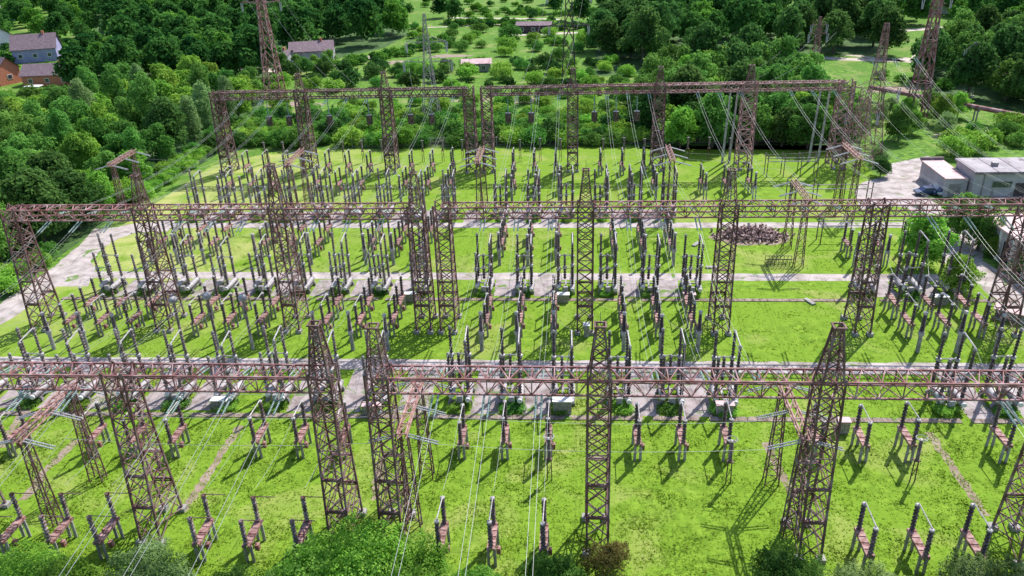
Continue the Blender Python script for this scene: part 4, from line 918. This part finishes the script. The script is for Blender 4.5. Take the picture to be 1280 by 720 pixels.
# shaded woodland floor
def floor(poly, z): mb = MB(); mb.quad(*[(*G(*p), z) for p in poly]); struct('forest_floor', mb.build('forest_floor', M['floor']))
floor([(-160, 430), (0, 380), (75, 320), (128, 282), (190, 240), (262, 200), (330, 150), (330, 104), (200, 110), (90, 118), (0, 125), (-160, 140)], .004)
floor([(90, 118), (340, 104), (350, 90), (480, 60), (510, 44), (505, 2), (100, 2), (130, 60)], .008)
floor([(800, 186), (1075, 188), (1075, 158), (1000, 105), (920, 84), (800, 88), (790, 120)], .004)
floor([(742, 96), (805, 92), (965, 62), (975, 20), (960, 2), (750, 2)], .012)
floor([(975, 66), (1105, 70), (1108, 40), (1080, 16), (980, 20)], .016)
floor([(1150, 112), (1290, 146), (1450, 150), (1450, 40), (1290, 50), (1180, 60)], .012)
# single trees around the right edge
for px, py, k, s, lb in ((1152, 334, 'bright', .92, 'round bright tree between the back path and the road'), (1193, 366, 'bright', .66, 'small round bright tree right of the larger round one'), (1222, 312, 'mid', .66, 'dark green tree beside the storehouse roof'), (1240, 322, 'bright', .36, 'bright sapling against the storehouse wall'), (1195, 298, 'mid', .6, 'mid-green tree below the concrete yard'), (1277, 345, 'bright', .4, 'small tree at the right edge by the road'),
                         (1098, 204, 'willow', .42, 'grey-green conical tree at the yard corner'), (1100, 221, 'dark', .34, 'small dark tree in front of the grey-green conical one')):
    x, y = G(px, py); tree(k, x, y, s, lb)
# bushes closest to the viewer
for px, py, k, s, lb in ((20, 750, 'nbright', 1.1, 'leafy green bush in the bottom left corner'), (95, 760, 'nbright', 1.0, 'bright bush along the bottom edge, left'), (185, 745, 'ngrey', 1.1, 'grey-green bush below the left tower'), (300, 775, 'nbush', .95, 'dark leafy bush at the bottom, right of the grey-green one'),
                         (432, 735, 'nbright', 1.45, 'big green bush at the foot of the twin foreground towers'), (515, 740, 'nbright', 1.15, 'bright bush at the bottom, right of the twin towers'), (370, 750, 'nbright', .8, 'low bright bush left of the twin towers'), (690, 745, 'nbush', .75, 'small dark green bush at the bottom centre'), (755, 722, 'nbrown', 1.15, 'brownish half-bare bush at the foot of the centre tower'),
                         (600, 765, 'nbright', .8, 'low bright bush at the bottom centre left'), (985, 742, 'nbush', .8, 'green bush at the foot of the right tower'), (1080, 755, 'ngrey', .8, 'low grey-green bush at the bottom right of the tower'), (1232, 765, 'ngrey', 1.1, 'grey-green bush in the bottom right corner'), (1150, 770, 'nbright', .7, 'low bright bush between the grey-green ones'), (900, 778, 'nbright', .8, 'low bright bush at the bottom, right of centre')):
    x, y = G(px, py); tree(k, x, y, s, lb, 'shrub', 'shrub', 'bushes closest to the viewer')
# weeds under the breakers
for b in BK + (28.7,):
    for i in range(3):
        for Y, c in ((YT(66.2), .5), (YT(92.4), .42), (YT(119.3), .4)):
            if b == 28.7 or (b > 40 and Y > 110): continue
            X = b + (i - 1) * 5.75; X += random.uniform(-.3, .3)
            if not visible(X, Y, top=1): continue
            r_ = ('front' if Y < 90 else 'middle' if Y < 110 else 'back')
            t = tree('bushm' if i % 2 else 'bush', X, Y - .9 - .012 * X + .02 * X * (Y < 90), c * random.uniform(.8, 1.25), f'weedy bush under the {TRI[i]} breaker, {BAYS[b]} bay, {r_} row', 'weed_clump', 'weeds', 'weeds under the breakers', .26)

# ------------------------------------------------------------ grass blades (one uncountable mass)
def tufts(n, region, hmin, hmax, seed):
    g = np.random.default_rng(seed); x0, x1, y0, y1 = region
    y = y0 + (y1 - y0) * g.random(n) ** 1.25; x = x0 + (x1 - x0) * g.random(n)
    f_ = np.sin(x * .7 + 3 * np.sin(y * .31)) * np.sin(y * .9 + 2 * np.sin(x * .23)) ; keep = g.random(n) < .55 + .45 * f_
    for ya, yb, yc in ((80.6, 83.4, 0), (105.6, 108.9, 0), (126, 129.5, 0)): keep &= ~((y > ya) & (y < yb))
    keep &= ~((x < -60 - .0 * y) & (y > 84) & (y < 118) & (x < -62 - (y - 84) * .25 + 8 * (y > 104)))
    for b in BK:
        for i in (-.5, .5):
            for Ya, Yb in ((71.5, 81), (100.3, 106)): keep &= ~((abs(x - b - i * 5.7) < 1.35) & (y > Ya) & (y < Yb))
    x, y = x[keep], y[keep]; n = len(x); V = []; 
    k = 3; a = g.random((n, k)) * 6.283; h = g.uniform(hmin, hmax, (n, k)) * (.7 + .5 * np.clip(f_[keep], 0, 1))[:, None]; w_ = g.uniform(.03, .07, (n, k)) * 1.3
    cx = x[:, None] + g.normal(size=(n, k)) * .1; cy = y[:, None] + g.normal(size=(n, k)) * .1; lx = g.normal(size=(n, k)) * .16; ly = g.normal(size=(n, k)) * .16
    ca, sa = np.cos(a), np.sin(a); z0 = np.zeros_like(cx)
    V = np.stack([np.stack([cx - ca * w_, cy - sa * w_, z0], -1), np.stack([cx + ca * w_, cy + sa * w_, z0], -1), np.stack([cx + lx, cy + ly, h], -1)], 2).reshape(-1, 3)
    me = bpy.data.meshes.new('tall_grass'); nf = n * k; me.vertices.add(nf * 3); me.vertices.foreach_set('co', V.ravel()); me.loops.add(nf * 3); me.loops.foreach_set('vertex_index', np.arange(nf * 3, dtype=np.int32))
    me.polygons.add(nf); me.polygons.foreach_set('loop_start', np.arange(0, nf * 3, 3, dtype=np.int32)); me.polygons.foreach_set('loop_total', np.full(nf, 3, dtype=np.int32)); me.update(); me.validate(); me.materials.append(M['blade'])
    return link('tall_grass', me)
tag(tufts(90000, (-64, 52, 43, 80), .05, .19, 1), 'tall bright grass growing over the foreground of the yard', 'grass', kind='stuff')
tag(tufts(30000, (-72, 56, 82, 127), .05, .17, 2), 'tall bright grass growing over the middle of the yard', 'grass', kind='stuff')

# drop prototypes that were never placed
for o in PROTO:
    if o.name not in USED:
        for c in list(o.children_recursive): bpy.data.objects.remove(c)
        bpy.data.objects.remove(o)
